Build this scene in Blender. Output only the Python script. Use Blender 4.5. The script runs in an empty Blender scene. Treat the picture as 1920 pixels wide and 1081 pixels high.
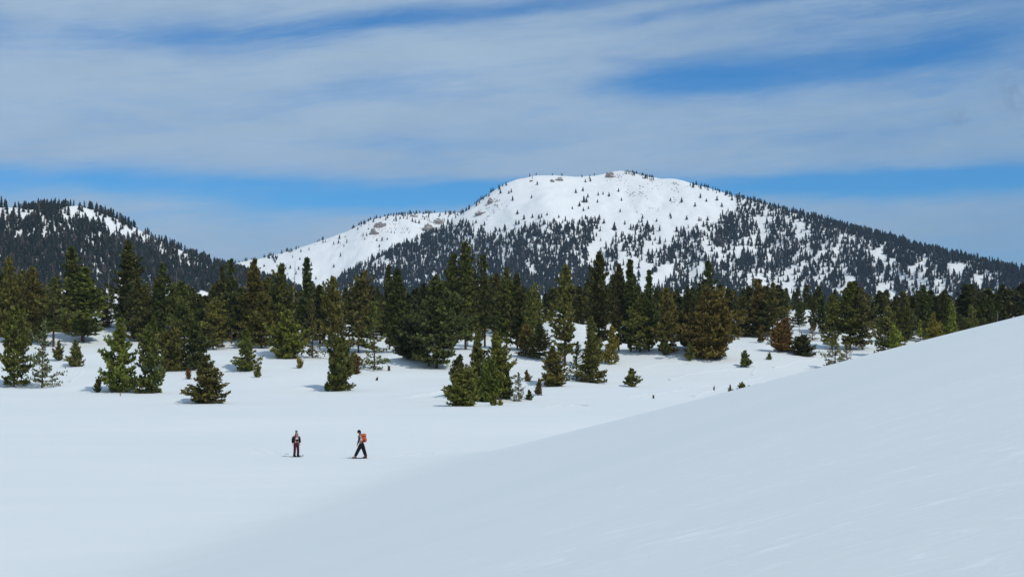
import bpy, math, random
import numpy as np
from mathutils import Vector, Matrix
R = math.radians
rng = np.random.default_rng(11)
random.seed(11)
sc = bpy.context.scene
COL = sc.collection

# ------------------------------------------------------------------ camera
F = 2955.0                                  # focal length in photo pixels (1920 wide)
EYE = 7.5
PITCH = math.atan(99.5 / F)
cam = bpy.data.cameras.new('camera'); cam.lens = 36.0 * F / 1920.0; cam.sensor_width = 36
cam.clip_start = 0.5; cam.clip_end = 60000
cob = bpy.data.objects.new('camera', cam); COL.objects.link(cob)
cob.location = (0, 0, EYE); cob.rotation_euler = (math.pi / 2 + PITCH, 0, 0)
sc.camera = cob
sc.render.resolution_x = 1024; sc.render.resolution_y = 576

# ------------------------------------------------------------------ light
SUN_EL, SUN_AZ = R(50), math.atan2(0.73, -0.68)   # azimuth from +Y towards +X
sd = Vector((math.sin(SUN_AZ) * math.cos(SUN_EL), math.cos(SUN_AZ) * math.cos(SUN_EL), math.sin(SUN_EL)))
sl = bpy.data.lights.new('sun', 'SUN'); sl.energy = 2.40; sl.angle = R(0.53); sl.color = (1.0, 0.955, 0.84)
so = bpy.data.objects.new('sun', sl); COL.objects.link(so)
so.rotation_euler = sd.to_track_quat('Z', 'Y').to_euler(); so.location = (60, -60, 80)
sc.view_settings.view_transform = 'Standard'; sc.view_settings.look = 'None'
sc.view_settings.gamma = 1.0; sc.view_settings.exposure = 0.0; sc.view_settings.use_curve_mapping = False
sc.cycles.max_bounces = 6; sc.cycles.diffuse_bounces = 3; sc.cycles.volume_bounces = 0
sc.cycles.transparent_max_bounces = 8

class NT:
    """tiny node-graph helper"""
    def __init__(s, tree):
        s.t = tree; s.n = tree.nodes; s.l = tree.links
    def new(s, typ, **kw):
        n = s.n.new(typ)
        for k, v in kw.items(): setattr(n, k, v)
        return n
    def put(s, sock, v):
        if isinstance(v, bpy.types.NodeSocket): s.l.new(v, sock)
        else: sock.default_value = v
    def m(s, op, a, b=0.0, c=0.0, clamp=False):
        n = s.n.new('ShaderNodeMath'); n.operation = op; n.use_clamp = clamp
        s.put(n.inputs[0], a); s.put(n.inputs[1], b); s.put(n.inputs[2], c)
        return n.outputs[0]
    def comb(s, x, y, z):
        n = s.n.new('ShaderNodeCombineXYZ')
        for i, v in enumerate((x, y, z)): s.put(n.inputs[i], v)
        return n.outputs[0]
    def noise(s, vec, scale, detail=4, rough=0.5, dist=0.0):
        n = s.n.new('ShaderNodeTexNoise'); s.put(n.inputs['Vector'], vec)
        n.inputs['Scale'].default_value = scale; n.inputs['Detail'].default_value = detail
        n.inputs['Roughness'].default_value = rough; n.inputs['Distortion'].default_value = dist
        return n.outputs['Fac']
    def mix(s, f, a, b, blend='MIX'):
        n = s.n.new('ShaderNodeMix'); n.data_type = 'RGBA'; n.blend_type = blend
        s.put(n.inputs[0], f); s.put(n.inputs[6], a); s.put(n.inputs[7], b)
        return n.outputs[2]
    def sstep(s, v, a, b, lo=0.0, hi=1.0):
        n = s.n.new('ShaderNodeMapRange'); n.interpolation_type = 'SMOOTHSTEP'
        s.put(n.inputs[0], v); n.inputs[1].default_value = a; n.inputs[2].default_value = b
        n.inputs[3].default_value = lo; n.inputs[4].default_value = hi
        return n.outputs[0]

# ------------------------------------------------------------------ sky with cirrus veils
w = bpy.data.worlds.new('World'); sc.world = w; w.use_nodes = True
g = NT(w.node_tree)
bg = w.node_tree.nodes['Background']; bg.inputs['Strength'].default_value = 0.10
sky = g.new('ShaderNodeTexSky', sky_type='NISHITA'); sky.sun_disc = False
sky.sun_elevation = SUN_EL; sky.sun_rotation = SUN_AZ
sky.altitude = 2600; sky.air_density = 1.0; sky.dust_density = 0.0; sky.ozone_density = 2.0
SKY_TINT = (0.24, 0.70, 1.06, 1)
skyc = g.mix(1.0, sky.outputs[0], SKY_TINT, 'MULTIPLY')
tc = g.new('ShaderNodeTexCoord')
sp = g.new('ShaderNodeSeparateXYZ'); g.l.new(tc.outputs['Generated'], sp.inputs[0])
az = g.m('ARCTAN2', sp.outputs[0], sp.outputs[1]); el = g.m('ARCSINE', sp.outputs[2])
AZ = lambda px: math.atan((px - 960) / F)
EL = lambda py: math.atan((640 - py) / F)
# slow waviness so that veil edges drift
wv = g.noise(g.comb(g.m('MULTIPLY', az, 5.0), g.m('MULTIPLY', el, 14.0), 0.3), 1.0, 3, 0.5)
elw = g.m('ADD', el, g.m('MULTIPLY', g.m('SUBTRACT', wv, 0.5), 0.020))
st1 = g.noise(g.comb(g.m('MULTIPLY', az, 6.0), g.m('MULTIPLY', g.m('ADD', elw, g.m('MULTIPLY', az, -0.06)), 42.0), 2.7), 1.0, 6, 0.55, 0.6)
st2 = g.noise(g.comb(g.m('MULTIPLY', az, 18.0), g.m('MULTIPLY', g.m('ADD', elw, g.m('MULTIPLY', az, -0.10)), 120.0), 5.1), 1.0, 5, 0.6, 0.5)
cov = g.m('ADD', g.sstep(az, -0.05, 0.28, 0.84, 0.70), g.m('MULTIPLY', g.m('SUBTRACT', st1, 0.5), 0.95))
cov = g.m('ADD', cov, g.m('MULTIPLY', g.m('SUBTRACT', st2, 0.5), 0.50))
# fine fibres, combed along the veil and broken up in patches
fv = g.comb(g.m('MULTIPLY', az, 30.0), g.m('MULTIPLY', g.m('ADD', elw, g.m('MULTIPLY', az, -0.13)), 260.0), 9.3)
st3 = g.noise(fv, 1.0, 6, 0.68, 1.2)
bl = g.noise(g.comb(g.m('MULTIPLY', az, 9.0), g.m('MULTIPLY', el, 26.0), 4.4), 1.0, 4, 0.6)
cov = g.m('ADD', cov, g.m('MULTIPLY', g.m('MULTIPLY', g.m('SUBTRACT', st3, 0.5), g.sstep(bl, .35, .65, .15, 1.0)), 0.62))
cov = g.m('ADD', cov, g.m('MULTIPLY', g.m('SUBTRACT', bl, 0.5), 0.55))
# openings in the veil: (px, py, half length, half height, tilt, depth)
GAPS = [(120, 352, 560, 27, 0.00, .85), (560, 388, 330, 30, 0.02, .45), (830, 362, 280, 22, 0.02, .90),
        (1640, 352, 330, 27, -0.02, 1.0), (1900, 345, 300, 20, 0.0, .5), (1120, 345, 300, 20, 0.0, .55),
        (1480, 130, 330, 44, 0.13, .56), (1820, 98, 210, 44, 0.16, .60), (1250, 152, 200, 32, 0.05, .42),
        (700, 38, 420, 34, 0.12, .28), (980, 12, 320, 18, 0.10, .50), (250, 66, 420, 34, 0.03, .42), (1680, 24, 260, 30, .08, .40),
        (760, 152, 190, 16, 0.08, .35), (700, 178, 300, 18, .03, .22), (700, 272, 260, 14, 0.0, .25),
        (460, 430, 200, 22, 0.05, .26), (1400, 10, 300, 12, .1, .5)]
for (px, py, a, b, tl, dep) in GAPS:
    da = g.m('SUBTRACT', az, AZ(px)); de = g.m('SUBTRACT', g.m('SUBTRACT', elw, EL(py)), g.m('MULTIPLY', da, tl))
    q = g.m('ADD', g.m('POWER', g.m('ABSOLUTE', g.m('DIVIDE', da, a / F)), 2.0), g.m('POWER', g.m('ABSOLUTE', g.m('DIVIDE', de, b / F)), 2.0))
    cov = g.m('SUBTRACT', cov, g.m('MULTIPLY', g.m('EXPONENT', g.m('MULTIPLY', q, -1.0)), dep))
cov = g.m('MULTIPLY', g.sstep(cov, -0.25, 1.05), 0.92)
# cloud colour: pale veil, a little darker in the right half where it thins
veil = g.mix(g.sstep(az, -0.1, 0.35), (3.85, 5.10, 6.5, 1), (3.0, 4.35, 5.95, 1))
vv = g.new('ShaderNodeVectorMath', operation='SCALE'); g.l.new(veil, vv.inputs[0]); g.l.new(g.sstep(bl, .25, .75, .95, 1.06), vv.inputs['Scale'])
out = g.mix(cov, skyc, vv.outputs[0])
# small grey cloud scraps at the right
for (px, py, a, b) in ((1805, 236, 26, 16), (1908, 200, 34, 44)):
    da = g.m('DIVIDE', g.m('SUBTRACT', az, AZ(px)), a / F); de = g.m('DIVIDE', g.m('SUBTRACT', el, EL(py)), b / F)
    q = g.m('ADD', g.m('MULTIPLY', da, da), g.m('MULTIPLY', de, de))
    nn = g.noise(g.comb(g.m('MULTIPLY', az, 110.0), g.m('MULTIPLY', el, 130.0), px * 0.01), 1.0, 5, 0.6)
    f = g.m('MULTIPLY', g.m('EXPONENT', g.m('MULTIPLY', q, -1.1)), g.sstep(nn, 0.38, 0.62))
    out = g.mix(g.m('MULTIPLY', f, 0.45), out, (1.7, 2.6, 4.2, 1))
# the photo sky is that of clear mountain air: no ground glow under the horizon
g.l.new(out, bg.inputs['Color'])

# ------------------------------------------------------------------ helpers
def tag(o, label=None, cat=None, group=None, kind=None):
    if label: o['label'] = label
    if cat: o['category'] = cat
    if group: o['group'] = group
    if kind: o['kind'] = kind
    return o
def link(o, parent=None):
    COL.objects.link(o)
    if parent: o.parent = parent
    return o
def mesh_np(name, V, Fc, mats=(), midx=None, smooth=False):
    """V (n,3) array; Fc (m,k) int array of equal-sized faces"""
    me = bpy.data.meshes.new(name)
    V = np.asarray(V, np.float32); Fc = np.asarray(Fc, np.int32)
    k = Fc.shape[1]
    me.vertices.add(len(V)); me.vertices.foreach_set('co', V.ravel())
    me.loops.add(Fc.size); me.loops.foreach_set('vertex_index', Fc.ravel())
    me.polygons.add(len(Fc))
    me.polygons.foreach_set('loop_start', np.arange(0, Fc.size, k, dtype=np.int32))
    if midx is not None: me.polygons.foreach_set('material_index', np.asarray(midx, np.int32))
    for m in mats: me.materials.append(m)
    me.update(calc_edges=True)
    me.polygons.foreach_set('use_smooth', np.full(len(Fc), smooth))
    return me
def empty(name, loc, rz=0.0, s=1.0):
    o = bpy.data.objects.new(name, None); o.location = loc; o.rotation_euler = (0, 0, rz)
    o.scale = s if isinstance(s, tuple) else (s, s, s); o.empty_display_size = 0.2
    return link(o)
_perm = np.random.default_rng(5).random((256, 256))
def vn(x, y):
    x = np.asarray(x, float); y = np.asarray(y, float)
    xi = np.floor(x).astype(int); yi = np.floor(y).astype(int); fx = x - xi; fy = y - yi
    fx = fx * fx * (3 - 2 * fx); fy = fy * fy * (3 - 2 * fy)
    a = _perm[xi & 255, yi & 255]; b = _perm[(xi + 1) & 255, yi & 255]
    c = _perm[xi & 255, (yi + 1) & 255]; d = _perm[(xi + 1) & 255, (yi + 1) & 255]
    return (a * (1 - fx) + b * fx) * (1 - fy) + (c * (1 - fx) + d * fx) * fy
def fbm(x, y, o=4):
    s = 0; a = 0.5
    for i in range(o): s = s + a * (vn(x * 2 ** i + 17 * i, y * 2 ** i + 31 * i) - 0.5); a *= 0.5
    return s
CP, SP = math.cos(PITCH), math.sin(PITCH)
def ray(px, py):
    a = (px - 960) / F; b = (540.5 - py) / F
    y = CP - b * SP; z = SP + b * CP
    return a / y, z / y
def proj(x, y, z):
    z = z - EYE; d = y * CP + z * SP
    return 960 + F * x / d, 540.5 - F * (-y * SP + z * CP) / d

# ------------------------------------------------------------------ ground shape
PY = np.array([-500, 129, 139, 200, 235, 255, 280, 305, 330, 350, 372, 392, 430, 520, 900, 3000, 9000], float)
PZ = np.array([0, 0, .62, .55, .85, 1.5, 3.1, 5.2, 7.7, 10.0, 12.6, 14.6, 15.5, 15, 8, 0, 0], float)
_g = np.arange(-500, 9001, 1.0); _z = np.interp(_g, PY, PZ)
_k = np.hanning(13); _k /= _k.sum(); _z = np.convolve(np.pad(_z, 6, 'edge'), _k, 'valid')
MOUNDS = [(1510, 372, 1.9, 5.0), (1038, 338, 3.3, 4.2), (1066, 334, 2.3, 3.4), (1096, 330, 2.9, 3.4), (1142, 322, 2.2, 3.2), (600, 338, 1.3, 6), (1640, 350, 1.2, 9),
          (215, 392, 1.2, 8), (820, 300, .6, 9), (1240, 300, .7, 9), (1340, 305, .7, 10), (480, 275, .5, 8), (130, 300, .5, 9), (940, 265, .5, 8)]
# berms added behind-left of trees in the open so their cast shadows show
SHADOW_BERM_AT = [(79, 727, 100), (26, 725, 120), (142, 687, 48), (224, 734, 130), (277, 737, 110), (389, 756, 84), (460, 695, 76), (327, 695, 74), (366, 692, 80), (536, 671, 78), (634, 733, 95), (702, 692, 90),
            (819, 690, 120), (861, 745, 90), (932, 752, 120), (973, 752, 55), (1036, 724, 74), (1111, 717, 95), (1184, 725, 32), (1332, 672, 110), (1396, 688, 30), (1471, 658, 56), (1508, 667, 37), (155, 641, 90), (776, 674, 60), (1011, 741, 26)]
SHADOW_BERMS = []
def valley(x, y):
    yy = y + 10 * (vn(x / 55.0 + 3.3, y / 90.0 + 1.7) - .5) * np.clip((y - 120) / 60, 0, 1)
    z = np.interp(yy, _g, _z)
    amp = np.clip((y - 150) / 130, 0.05, 1)
    z = z + amp * (2.8 * fbm(x / 34.0 + 5, y / 30.0 + 9, 3))
    for (px, Y, h, r) in MOUNDS:
        mx = (px - 960) / F * Y
        z = z + h * np.exp(-(((x - mx) / (r * 1.5)) ** 2 + ((y - Y) / r) ** 2))
    for (mx, my, h, r) in SHADOW_BERMS:
        z = z + h * np.exp(-(((x - mx) / (r * 1.5)) ** 2 + ((y - my) / r) ** 2))
    return z
def hill(x, y):
    yc = np.where(y < -60, -60 + (y + 60) * .2, y)
    z = 5.9 + .3077 * x - .0435 * yc
    c = ((x - 21.58) + .4724 * (yc - 55)) / 1.11
    z = z - .3714 * .5 * (c + np.sqrt(c * c + 36.3))
    return z + 0.25 * fbm(x / 16.0, y / 16.0, 2)
def ground(x, y):
    a = valley(x, y); b = hill(x, y)
    return .5 * (a + b + np.sqrt((a - b) ** 2 + 0.8))
_ys = np.concatenate([np.arange(95, 520, .25)])
def on_ground(px, py, ylo=104.0):
    """first place beyond ylo metres where the line of sight through (px, py) meets the valley"""
    u, v = ray(px, py)
    ys = _ys[_ys > ylo]; zr = EYE + v * ys; zg = valley(u * ys, ys)
    i = int(np.argmax(zg >= zr))
    if not (zg >= zr).any(): i = len(ys) - 1
    Y = float(ys[i]); return u * Y, Y, float(valley(np.array([u * Y]), np.array([Y]))[0])
_dr = []
for (px, py, hp) in SHADOW_BERM_AT:
    x_, y_, z_ = on_ground(px, py); H_ = hp * y_ / F
    _dr.append((x_ - .42 * H_ - .6, y_ + .32 * H_ + 1.6, .10 * H_ + .12, .26 * H_ + 1.1))
SHADOW_BERMS = _dr
def gz(x, y): return float(ground(np.array([x]), np.array([y]))[0])

# ------------------------------------------------------------------ materials
def base_mat(name):
    m = bpy.data.materials.new(name); m.use_nodes = True
    return m, NT(m.node_tree), m.node_tree.nodes['Principled BSDF']
def snow_mat(name, near=True):
    m, t, b = base_mat(name)
    ge = t.new('ShaderNodeNewGeometry'); P = ge.outputs['Position']
    s = t.new('ShaderNodeSeparateXYZ'); t.l.new(P, s.inputs[0])
    b.inputs['Roughness'].default_value = 0.75; b.inputs['Specular IOR Level'].default_value = 0.18
    if near:
        # wind-packed crust: long streaks across the fall line, patches of old and fresh snow
        a = t.m('SUBTRACT', s.outputs[0], t.m('MULTIPLY', s.outputs[1], 0.45)); b_ = t.m('ADD', s.outputs[1], t.m('MULTIPLY', s.outputs[0], 0.45))
        v1 = t.comb(t.m('MULTIPLY', a, 0.30), t.m('MULTIPLY', b_, 0.80), 0.0)
        v2 = t.comb(t.m('MULTIPLY', a, 1.3), t.m('MULTIPLY', b_, 3.4), 3.0)
        n1 = t.noise(v1, 1.0, 4, .55, .8); n2 = t.noise(v2, 1.0, 5, .65, 1.4)
        n3 = t.noise(P, 0.06, 3, .5)
        patch = t.m('MULTIPLY', t.sstep(n2, .54, .74), t.sstep(n3, .45, .65))
        c = t.mix(n3, (.715, .760, .775, 1), (.765, .790, .800, 1))
        c = t.mix(t.m('MULTIPLY', n1, .50), c, (.69, .735, .755, 1))
        n4 = t.noise(t.comb(t.m('MULTIPLY', s.outputs[0], .035), t.m('MULTIPLY', s.outputs[1], .22), 1.0), 1.0, 6, .65, .5)
        c = t.mix(t.sstep(n4, .38, .68, 0.0, .24), c, (.81, .825, .835, 1))
        c = t.mix(t.m('MULTIPLY', patch, .55), c, (.93, .95, .97, 1))
        t.l.new(c, b.inputs['Base Color'])
        bp = t.new('ShaderNodeBump'); bp.inputs['Strength'].default_value = 0.55; bp.inputs['Distance'].default_value = 0.05
        h = t.m('ADD', t.m('MULTIPLY', n1, 1.3), t.m('MULTIPLY', n2, .38))
        h = t.m('ADD', h, t.m('MULTIPLY', t.noise(P, 9.0, 3, .6), .06))
        t.l.new(h, bp.inputs['Height']); t.l.new(bp.outputs[0], b.inputs['Normal'])
    else:
        n = t.noise(P, 0.02, 6, .6)
        c = t.mix(n, (.83, .845, .85, 1), (.90, .905, .905, 1))
        # thin scatter of grit showing through on wind-blown ground
        gr = t.m('MULTIPLY', t.sstep(t.noise(P, 0.16, 5, .7), .58, .72), t.sstep(t.noise(P, 0.006, 2, .5), .47, .62))
        c = t.mix(t.m('MULTIPLY', gr, .55), c, (.42, .37, .33, 1))
        t.l.new(c, b.inputs['Base Color'])
        bp = t.new('ShaderNodeBump'); bp.inputs['Strength'].default_value = 0.6; bp.inputs['Distance'].default_value = 6.0
        t.l.new(t.noise(P, 0.035, 5, .6), bp.inputs['Height']); t.l.new(bp.outputs[0], b.inputs['Normal'])
    return m
M_SNOW = snow_mat('wind_packed_snow'); M_SNOWFAR = snow_mat('mountain_snow', False)

def foliage_mat(name, trans=0.22):
    m, t, b = base_mat(name)
    oi = t.new('ShaderNodeObjectInfo'); ge = t.new('ShaderNodeNewGeometry'); tc = t.new('ShaderNodeTexCoord')
    n = t.noise(tc.outputs['Object'], 1.5, 3, .6)
    isl = ge.outputs['Random Per Island']
    k = t.m('MULTIPLY', t.m('ADD', .60, t.m('MULTIPLY', isl, .75)), t.sstep(n, .35, .65, .42, 1.55))
    sc_ = t.new('ShaderNodeVectorMath', operation='SCALE'); t.l.new(oi.outputs['Color'], sc_.inputs[0]); t.l.new(k, sc_.inputs['Scale'])
    c = t.mix(t.m('MULTIPLY', t.sstep(isl, .80, 1.0), .30), sc_.outputs[0], (.20, .16, .045, 1))
    b.inputs['Roughness'].default_value = .62; b.inputs['Specular IOR Level'].default_value = .22
    t.l.new(c, b.inputs['Base Color'])
    tr = t.new('ShaderNodeBsdfTranslucent'); t.l.new(c, tr.inputs[0])
    mx = t.new('ShaderNodeMixShader'); mx.inputs[0].default_value = trans
    t.l.new(b.outputs[0], mx.inputs[1]); t.l.new(tr.outputs[0], mx.inputs[2])
    t.l.new(mx.outputs[0], t.n['Material Output'].inputs[0])
    return m
M_LEAF = foliage_mat('pine_needles')
def plain(name, c1, c2=None, scale=3.0, rough=.8, spec=.2, bump=0.0):
    m, t, b = base_mat(name)
    tc = t.new('ShaderNodeTexCoord'); n = t.noise(tc.outputs['Object'], scale, 5, .6)
    c2 = c2 or tuple(x * .7 for x in c1)
    t.l.new(t.mix(n, c1 + (1,), c2 + (1,)), b.inputs['Base Color'])
    b.inputs['Roughness'].default_value = rough; b.inputs['Specular IOR Level'].default_value = spec
    if bump:
        bp = t.new('ShaderNodeBump'); bp.inputs['Distance'].default_value = bump
        t.l.new(n, bp.inputs['Height']); t.l.new(bp.outputs[0], b.inputs['Normal'])
    return m
M_BARK = plain('pine_bark', (.13, .075, .05), (.06, .04, .03), 6, .9, .1, .02)
M_DEAD = plain('weathered_dead_wood', (.36, .33, .31), (.22, .20, .19), 4, .9, .1)
M_SAP = plain('pale_sapling_bark', (.50, .38, .22), (.36, .26, .15), 4, .85, .1)
M_ROCK = plain('granite', (.40, .33, .28), (.17, .145, .13), .12, .9, .1, 1.0)
def snowy_rock():
    t = NT(M_ROCK.node_tree); b = t.n['Principled BSDF']; ge = t.new('ShaderNodeNewGeometry')
    sp_ = t.new('ShaderNodeSeparateXYZ'); t.l.new(ge.outputs['Normal'], sp_.inputs[0])
    c = b.inputs['Base Color'].links[0].from_socket
    f = t.sstep(t.m('ADD', sp_.outputs[2], t.m('MULTIPLY', t.noise(ge.outputs['Position'], .25, 3, .6), .5)), .78, 1.0)
    t.l.new(t.mix(f, c, (.84, .86, .88, 1)), b.inputs['Base Color'])
snowy_rock()
M_FAR = plain('far_conifer_needles', (.034, .043, .034), (.020, .026, .022), .03, .9, .05)
M_FARBR = plain('far_conifer_brown_needles', (.12, .10, .085), (.06, .05, .045), .03, .9, .05)
M_LADEN = plain('snow_on_branches', (.72, .75, .80), (.55, .58, .62), .3, .8, .1)

# ------------------------------------------------------------------ ground mesh (a fan of rings round the viewpoint)
def build_ground():
    fr = np.linspace(-R(24), R(24), 420)
    rest = np.linspace(R(24), 2 * math.pi - R(24), 90)[1:-1]
    th = np.concatenate([fr, rest]); n = len(th)
    r = np.concatenate([np.geomspace(1.0, 60, 90), np.linspace(60.5, 190, 150), np.linspace(191.2, 430, 170), np.geomspace(435, 9000, 50)])
    T, Rr = np.meshgrid(th, r); X = np.sin(T) * Rr; Y = np.cos(T) * Rr
    Z = ground(X, Y)
    Z = np.where(Rr > 2600, Z - (Rr - 2600) * .01, Z)
    V = np.stack([X, Y, Z], -1).reshape(-1, 3)
    V = np.vstack([V, [[0, 0, gz(0, 0)]]])
    m = len(r); i = np.arange(m - 1)[:, None]; j = np.arange(n)[None, :]; j2 = (j + 1) % n
    Q = np.stack([i * n + j, i * n + j2 + 0 * i, (i + 1) * n + j2, (i + 1) * n + j], -1).reshape(-1, 4)
    cidx = len(V) - 1; jj = np.arange(n); c = np.stack([np.full(n, cidx), (jj + 1) % n, jj, jj], -1)
    # the small disc underfoot, as triangles, goes into the same mesh
    me = bpy.data.meshes.new('snow_field')
    faces = Q[:, ::-1]
    tri = c[:, :3]
    loops = np.concatenate([faces.ravel(), tri[:, ::-1].ravel()]).astype(np.int32)
    me.vertices.add(len(V)); me.vertices.foreach_set('co', V.astype(np.float32).ravel())
    me.loops.add(len(loops)); me.loops.foreach_set('vertex_index', loops)
    me.polygons.add(len(faces) + len(tri))
    ls = np.concatenate([np.arange(len(faces)) * 4, len(faces) * 4 + np.arange(len(tri)) * 3]).astype(np.int32)
    me.polygons.foreach_set('loop_start', ls)
    me.update(calc_edges=True); me.polygons.foreach_set('use_smooth', np.ones(len(faces) + len(tri), bool))
    me.materials.append(M_SNOW)
    return tag(link(bpy.data.objects.new('snow_field', me)), 'smooth wind packed snow meadow and near slope', None, None, 'structure')
gnd = build_ground()

# ------------------------------------------------------------------ mountains
class Mountain:
    def __init__(s, name, sil, dist, slope, depth, rough, lead, label, ncol=420, nrow=150, spur=26.):
        px = np.linspace(sil[0][0], sil[-1][0], ncol)
        py = np.interp(px, [p[0] for p in sil], [p[1] for p in sil])
        kk = np.hanning(7); kk /= kk.sum(); py = np.convolve(np.pad(py, 3, 'edge'), kk, 'valid')
        Yc = np.interp(px, [p[0] for p in dist], [p[1] for p in dist])
        uv = np.array([ray(a, b) for a, b in zip(px, py)])
        xc = uv[:, 0] * Yc; zc = EYE + uv[:, 1] * Yc
        t = np.concatenate([-np.geomspace(depth * .6, 8, 24), [0], np.geomspace(4, depth, nrow)])
        X = np.repeat(xc[None], len(t), 0) + lead * t[:, None] * np.clip(t[:, None], 0, None) / depth * 0 + lead * np.clip(t[:, None], 0, None)
        Yv = Yc[None] - t[:, None]
        D = slope * (np.sqrt(t ** 2 + (depth * .05) ** 2) - depth * .05)
        D = np.where(t > 0, D - slope * .25 * np.clip(t - depth * .6, 0, None), D * .8)
        amp = np.clip(np.abs(t) / (depth * .22), 0, 1)[:, None]
        nz = fbm(X / (spur * 6) + 3.1, Yv / (spur * 16) + 7, 5) * spur * 2.0 + fbm(X / 40. + 9, Yv / 55., 4) * rough
        Z = zc[None] - D[:, None] + amp * nz + (1 - amp) * fbm(X / 22., Yv / 22., 3) * rough * .35
        s.X, s.Y, s.Z = X, Yv, Z; s.PX, s.PYY = proj(X, Yv, Z); s.t = t
        n = ncol; m = len(t)
        i = np.arange(m - 1)[:, None]; j = np.arange(n - 1)[None, :]
        Q = np.stack([i * n + j, i * n + j + 1, (i + 1) * n + j + 1, (i + 1) * n + j], -1).reshape(-1, 4)
        me = mesh_np(name, np.stack([X, Yv, Z], -1).reshape(-1, 3), Q[:, ::-1], (M_SNOWFAR,), smooth=True)
        s.o = tag(link(bpy.data.objects.new(name, me)), label, None, None, 'structure')
        s.i0 = 24
        # visible samples: running minimum of screen row going towards the viewer
        s.vis = np.zeros_like(Z, bool)
        run = np.full(n, 1e9)
        for r_ in range(m - 1, -1, -1):
            s.vis[r_] = s.PYY[r_] < run + .3; run = np.minimum(run, s.PYY[r_])
    def at(s, px, py):
        d = (s.PX - px) ** 2 + (s.PYY - py) ** 2 + np.where(s.vis, 0, 1e6)
        i = np.unravel_index(np.argmin(d), d.shape)
        return float(s.X[i]), float(s.Y[i]), float(s.Z[i])
    def scatter(s, n, rg):
        """random points spread evenly over the slope facing the viewer"""
        r_ = rg.random(n) * (s.t[-1] + 10) - 10; c = rg.random(n) * (s.X.shape[1] - 1.001)
        ri = np.interp(r_, s.t, np.arange(len(s.t)));
        i = np.clip(np.floor(ri).astype(int), 0, len(s.t) - 2); j = np.floor(c).astype(int); fi = ri - i; fj = c - j
        def bl(A): return (A[i, j] * (1 - fj) + A[i, j + 1] * fj) * (1 - fi) + (A[i + 1, j] * (1 - fj) + A[i + 1, j + 1] * fj) * fi
        return bl(s.X), bl(s.Y), bl(s.Z)

SIL_MAIN = [(520, 640), (600, 560), (640, 522), (690, 492), (735, 470), (780, 452), (820, 433), (850, 411), (880, 391), (920, 362), (945, 346), (965, 338), (1000, 330), (1040, 329), (1080, 332),
            (1120, 329), (1145, 323), (1165, 320), (1190, 325), (1215, 333), (1240, 335), (1265, 336), (1290, 343), (1330, 354), (1400, 374), (1480, 396), (1560, 419),
            (1640, 441), (1720, 464), (1800, 485), (1880, 503), (1960, 520), (2100, 552), (2300, 600), (2500, 640)]
main = Mountain('mountain', SIL_MAIN, [(520, 2900), (850, 3100), (1160, 3200), (1400, 3000), (1920, 2450), (2500, 2000)], .50, 760, 13, 0.06,
                'broad snow covered mountain with forested lower slopes and a rounded summit')
back = Mountain('mountain_ridge', [(200, 560), (330, 515), (400, 500), (450, 492), (500, 482), (540, 472), (600, 452), (650, 434), (690, 414), (730, 404), (770, 401), (820, 399), (860, 399), (900, 404), (1000, 430), (1100, 470)],
                [(200, 4000), (860, 4300), (1100, 4300)], .50, 800, 9, 0.0, 'lower snowy ridge behind the left flank of the mountain', 300, 120, 22.)
left = Mountain('wooded_hill', [(-900, 470), (-600, 410), (-300, 385), (-100, 386), (0, 390), (60, 392), (110, 388), (150, 387), (190, 397), (240, 420), (290, 446), (330, 465), (380, 488), (420, 501), (460, 512), (520, 530), (600, 560), (680, 600)],
                [(-900, 1600), (0, 1600), (300, 1750), (680, 1900)], .42, 520, 5, 0.0, 'steep hill at the left covered in snow dusted dark conifers', 380, 130, 14.)

# ------------------------------------------------------------------ far trees (jagged tiers), joined because there are thousands
def small_tree(rg, tiers=5, spikes=7, laden=0.0, slim=1.0):
    """unit-height conifer of ragged skirts; returns V, F(tri), material index"""
    V = []; Fc = []; M = []
    def tri(a, b, c, m=0):
        n = len(V); V.extend([a, b, c]); Fc.append((n, n + 1, n + 2)); M.append(m)
    for k in range(tiers):
        z0 = .06 + .86 * k / tiers; z1 = min(1.0, z0 + 1.5 / tiers); r = slim * (.17 * (1 - .85 * k / tiers) + .02)
        ph = rg.random() * 6.28
        for s_ in range(spikes):
            a = ph + 6.283 * s_ / spikes + rg.normal() * .15; rr = r * rg.uniform(.6, 1.25); w_ = .55 + .2 * rg.random()
            zz = z0 - rg.uniform(-.02, .06)
            p = (math.cos(a) * rr, math.sin(a) * rr, zz)
            l = (math.cos(a - w_) * rr * .45, math.sin(a - w_) * rr * .45, zz + .05); q = (math.cos(a + w_) * rr * .45, math.sin(a + w_) * rr * .45, zz + .05)
            tri(p, q, (0, 0, z1)); tri(p, (0, 0, z1), l)
            if rg.random() < laden:
                u = .72; tri((p[0], p[1], p[2] + .025), (q[0] * u, q[1] * u, z0 + .07), (l[0] * u, l[1] * u, z0 + .09), 1)
    return np.array(V, float), np.array(Fc), np.array(M)
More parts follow.
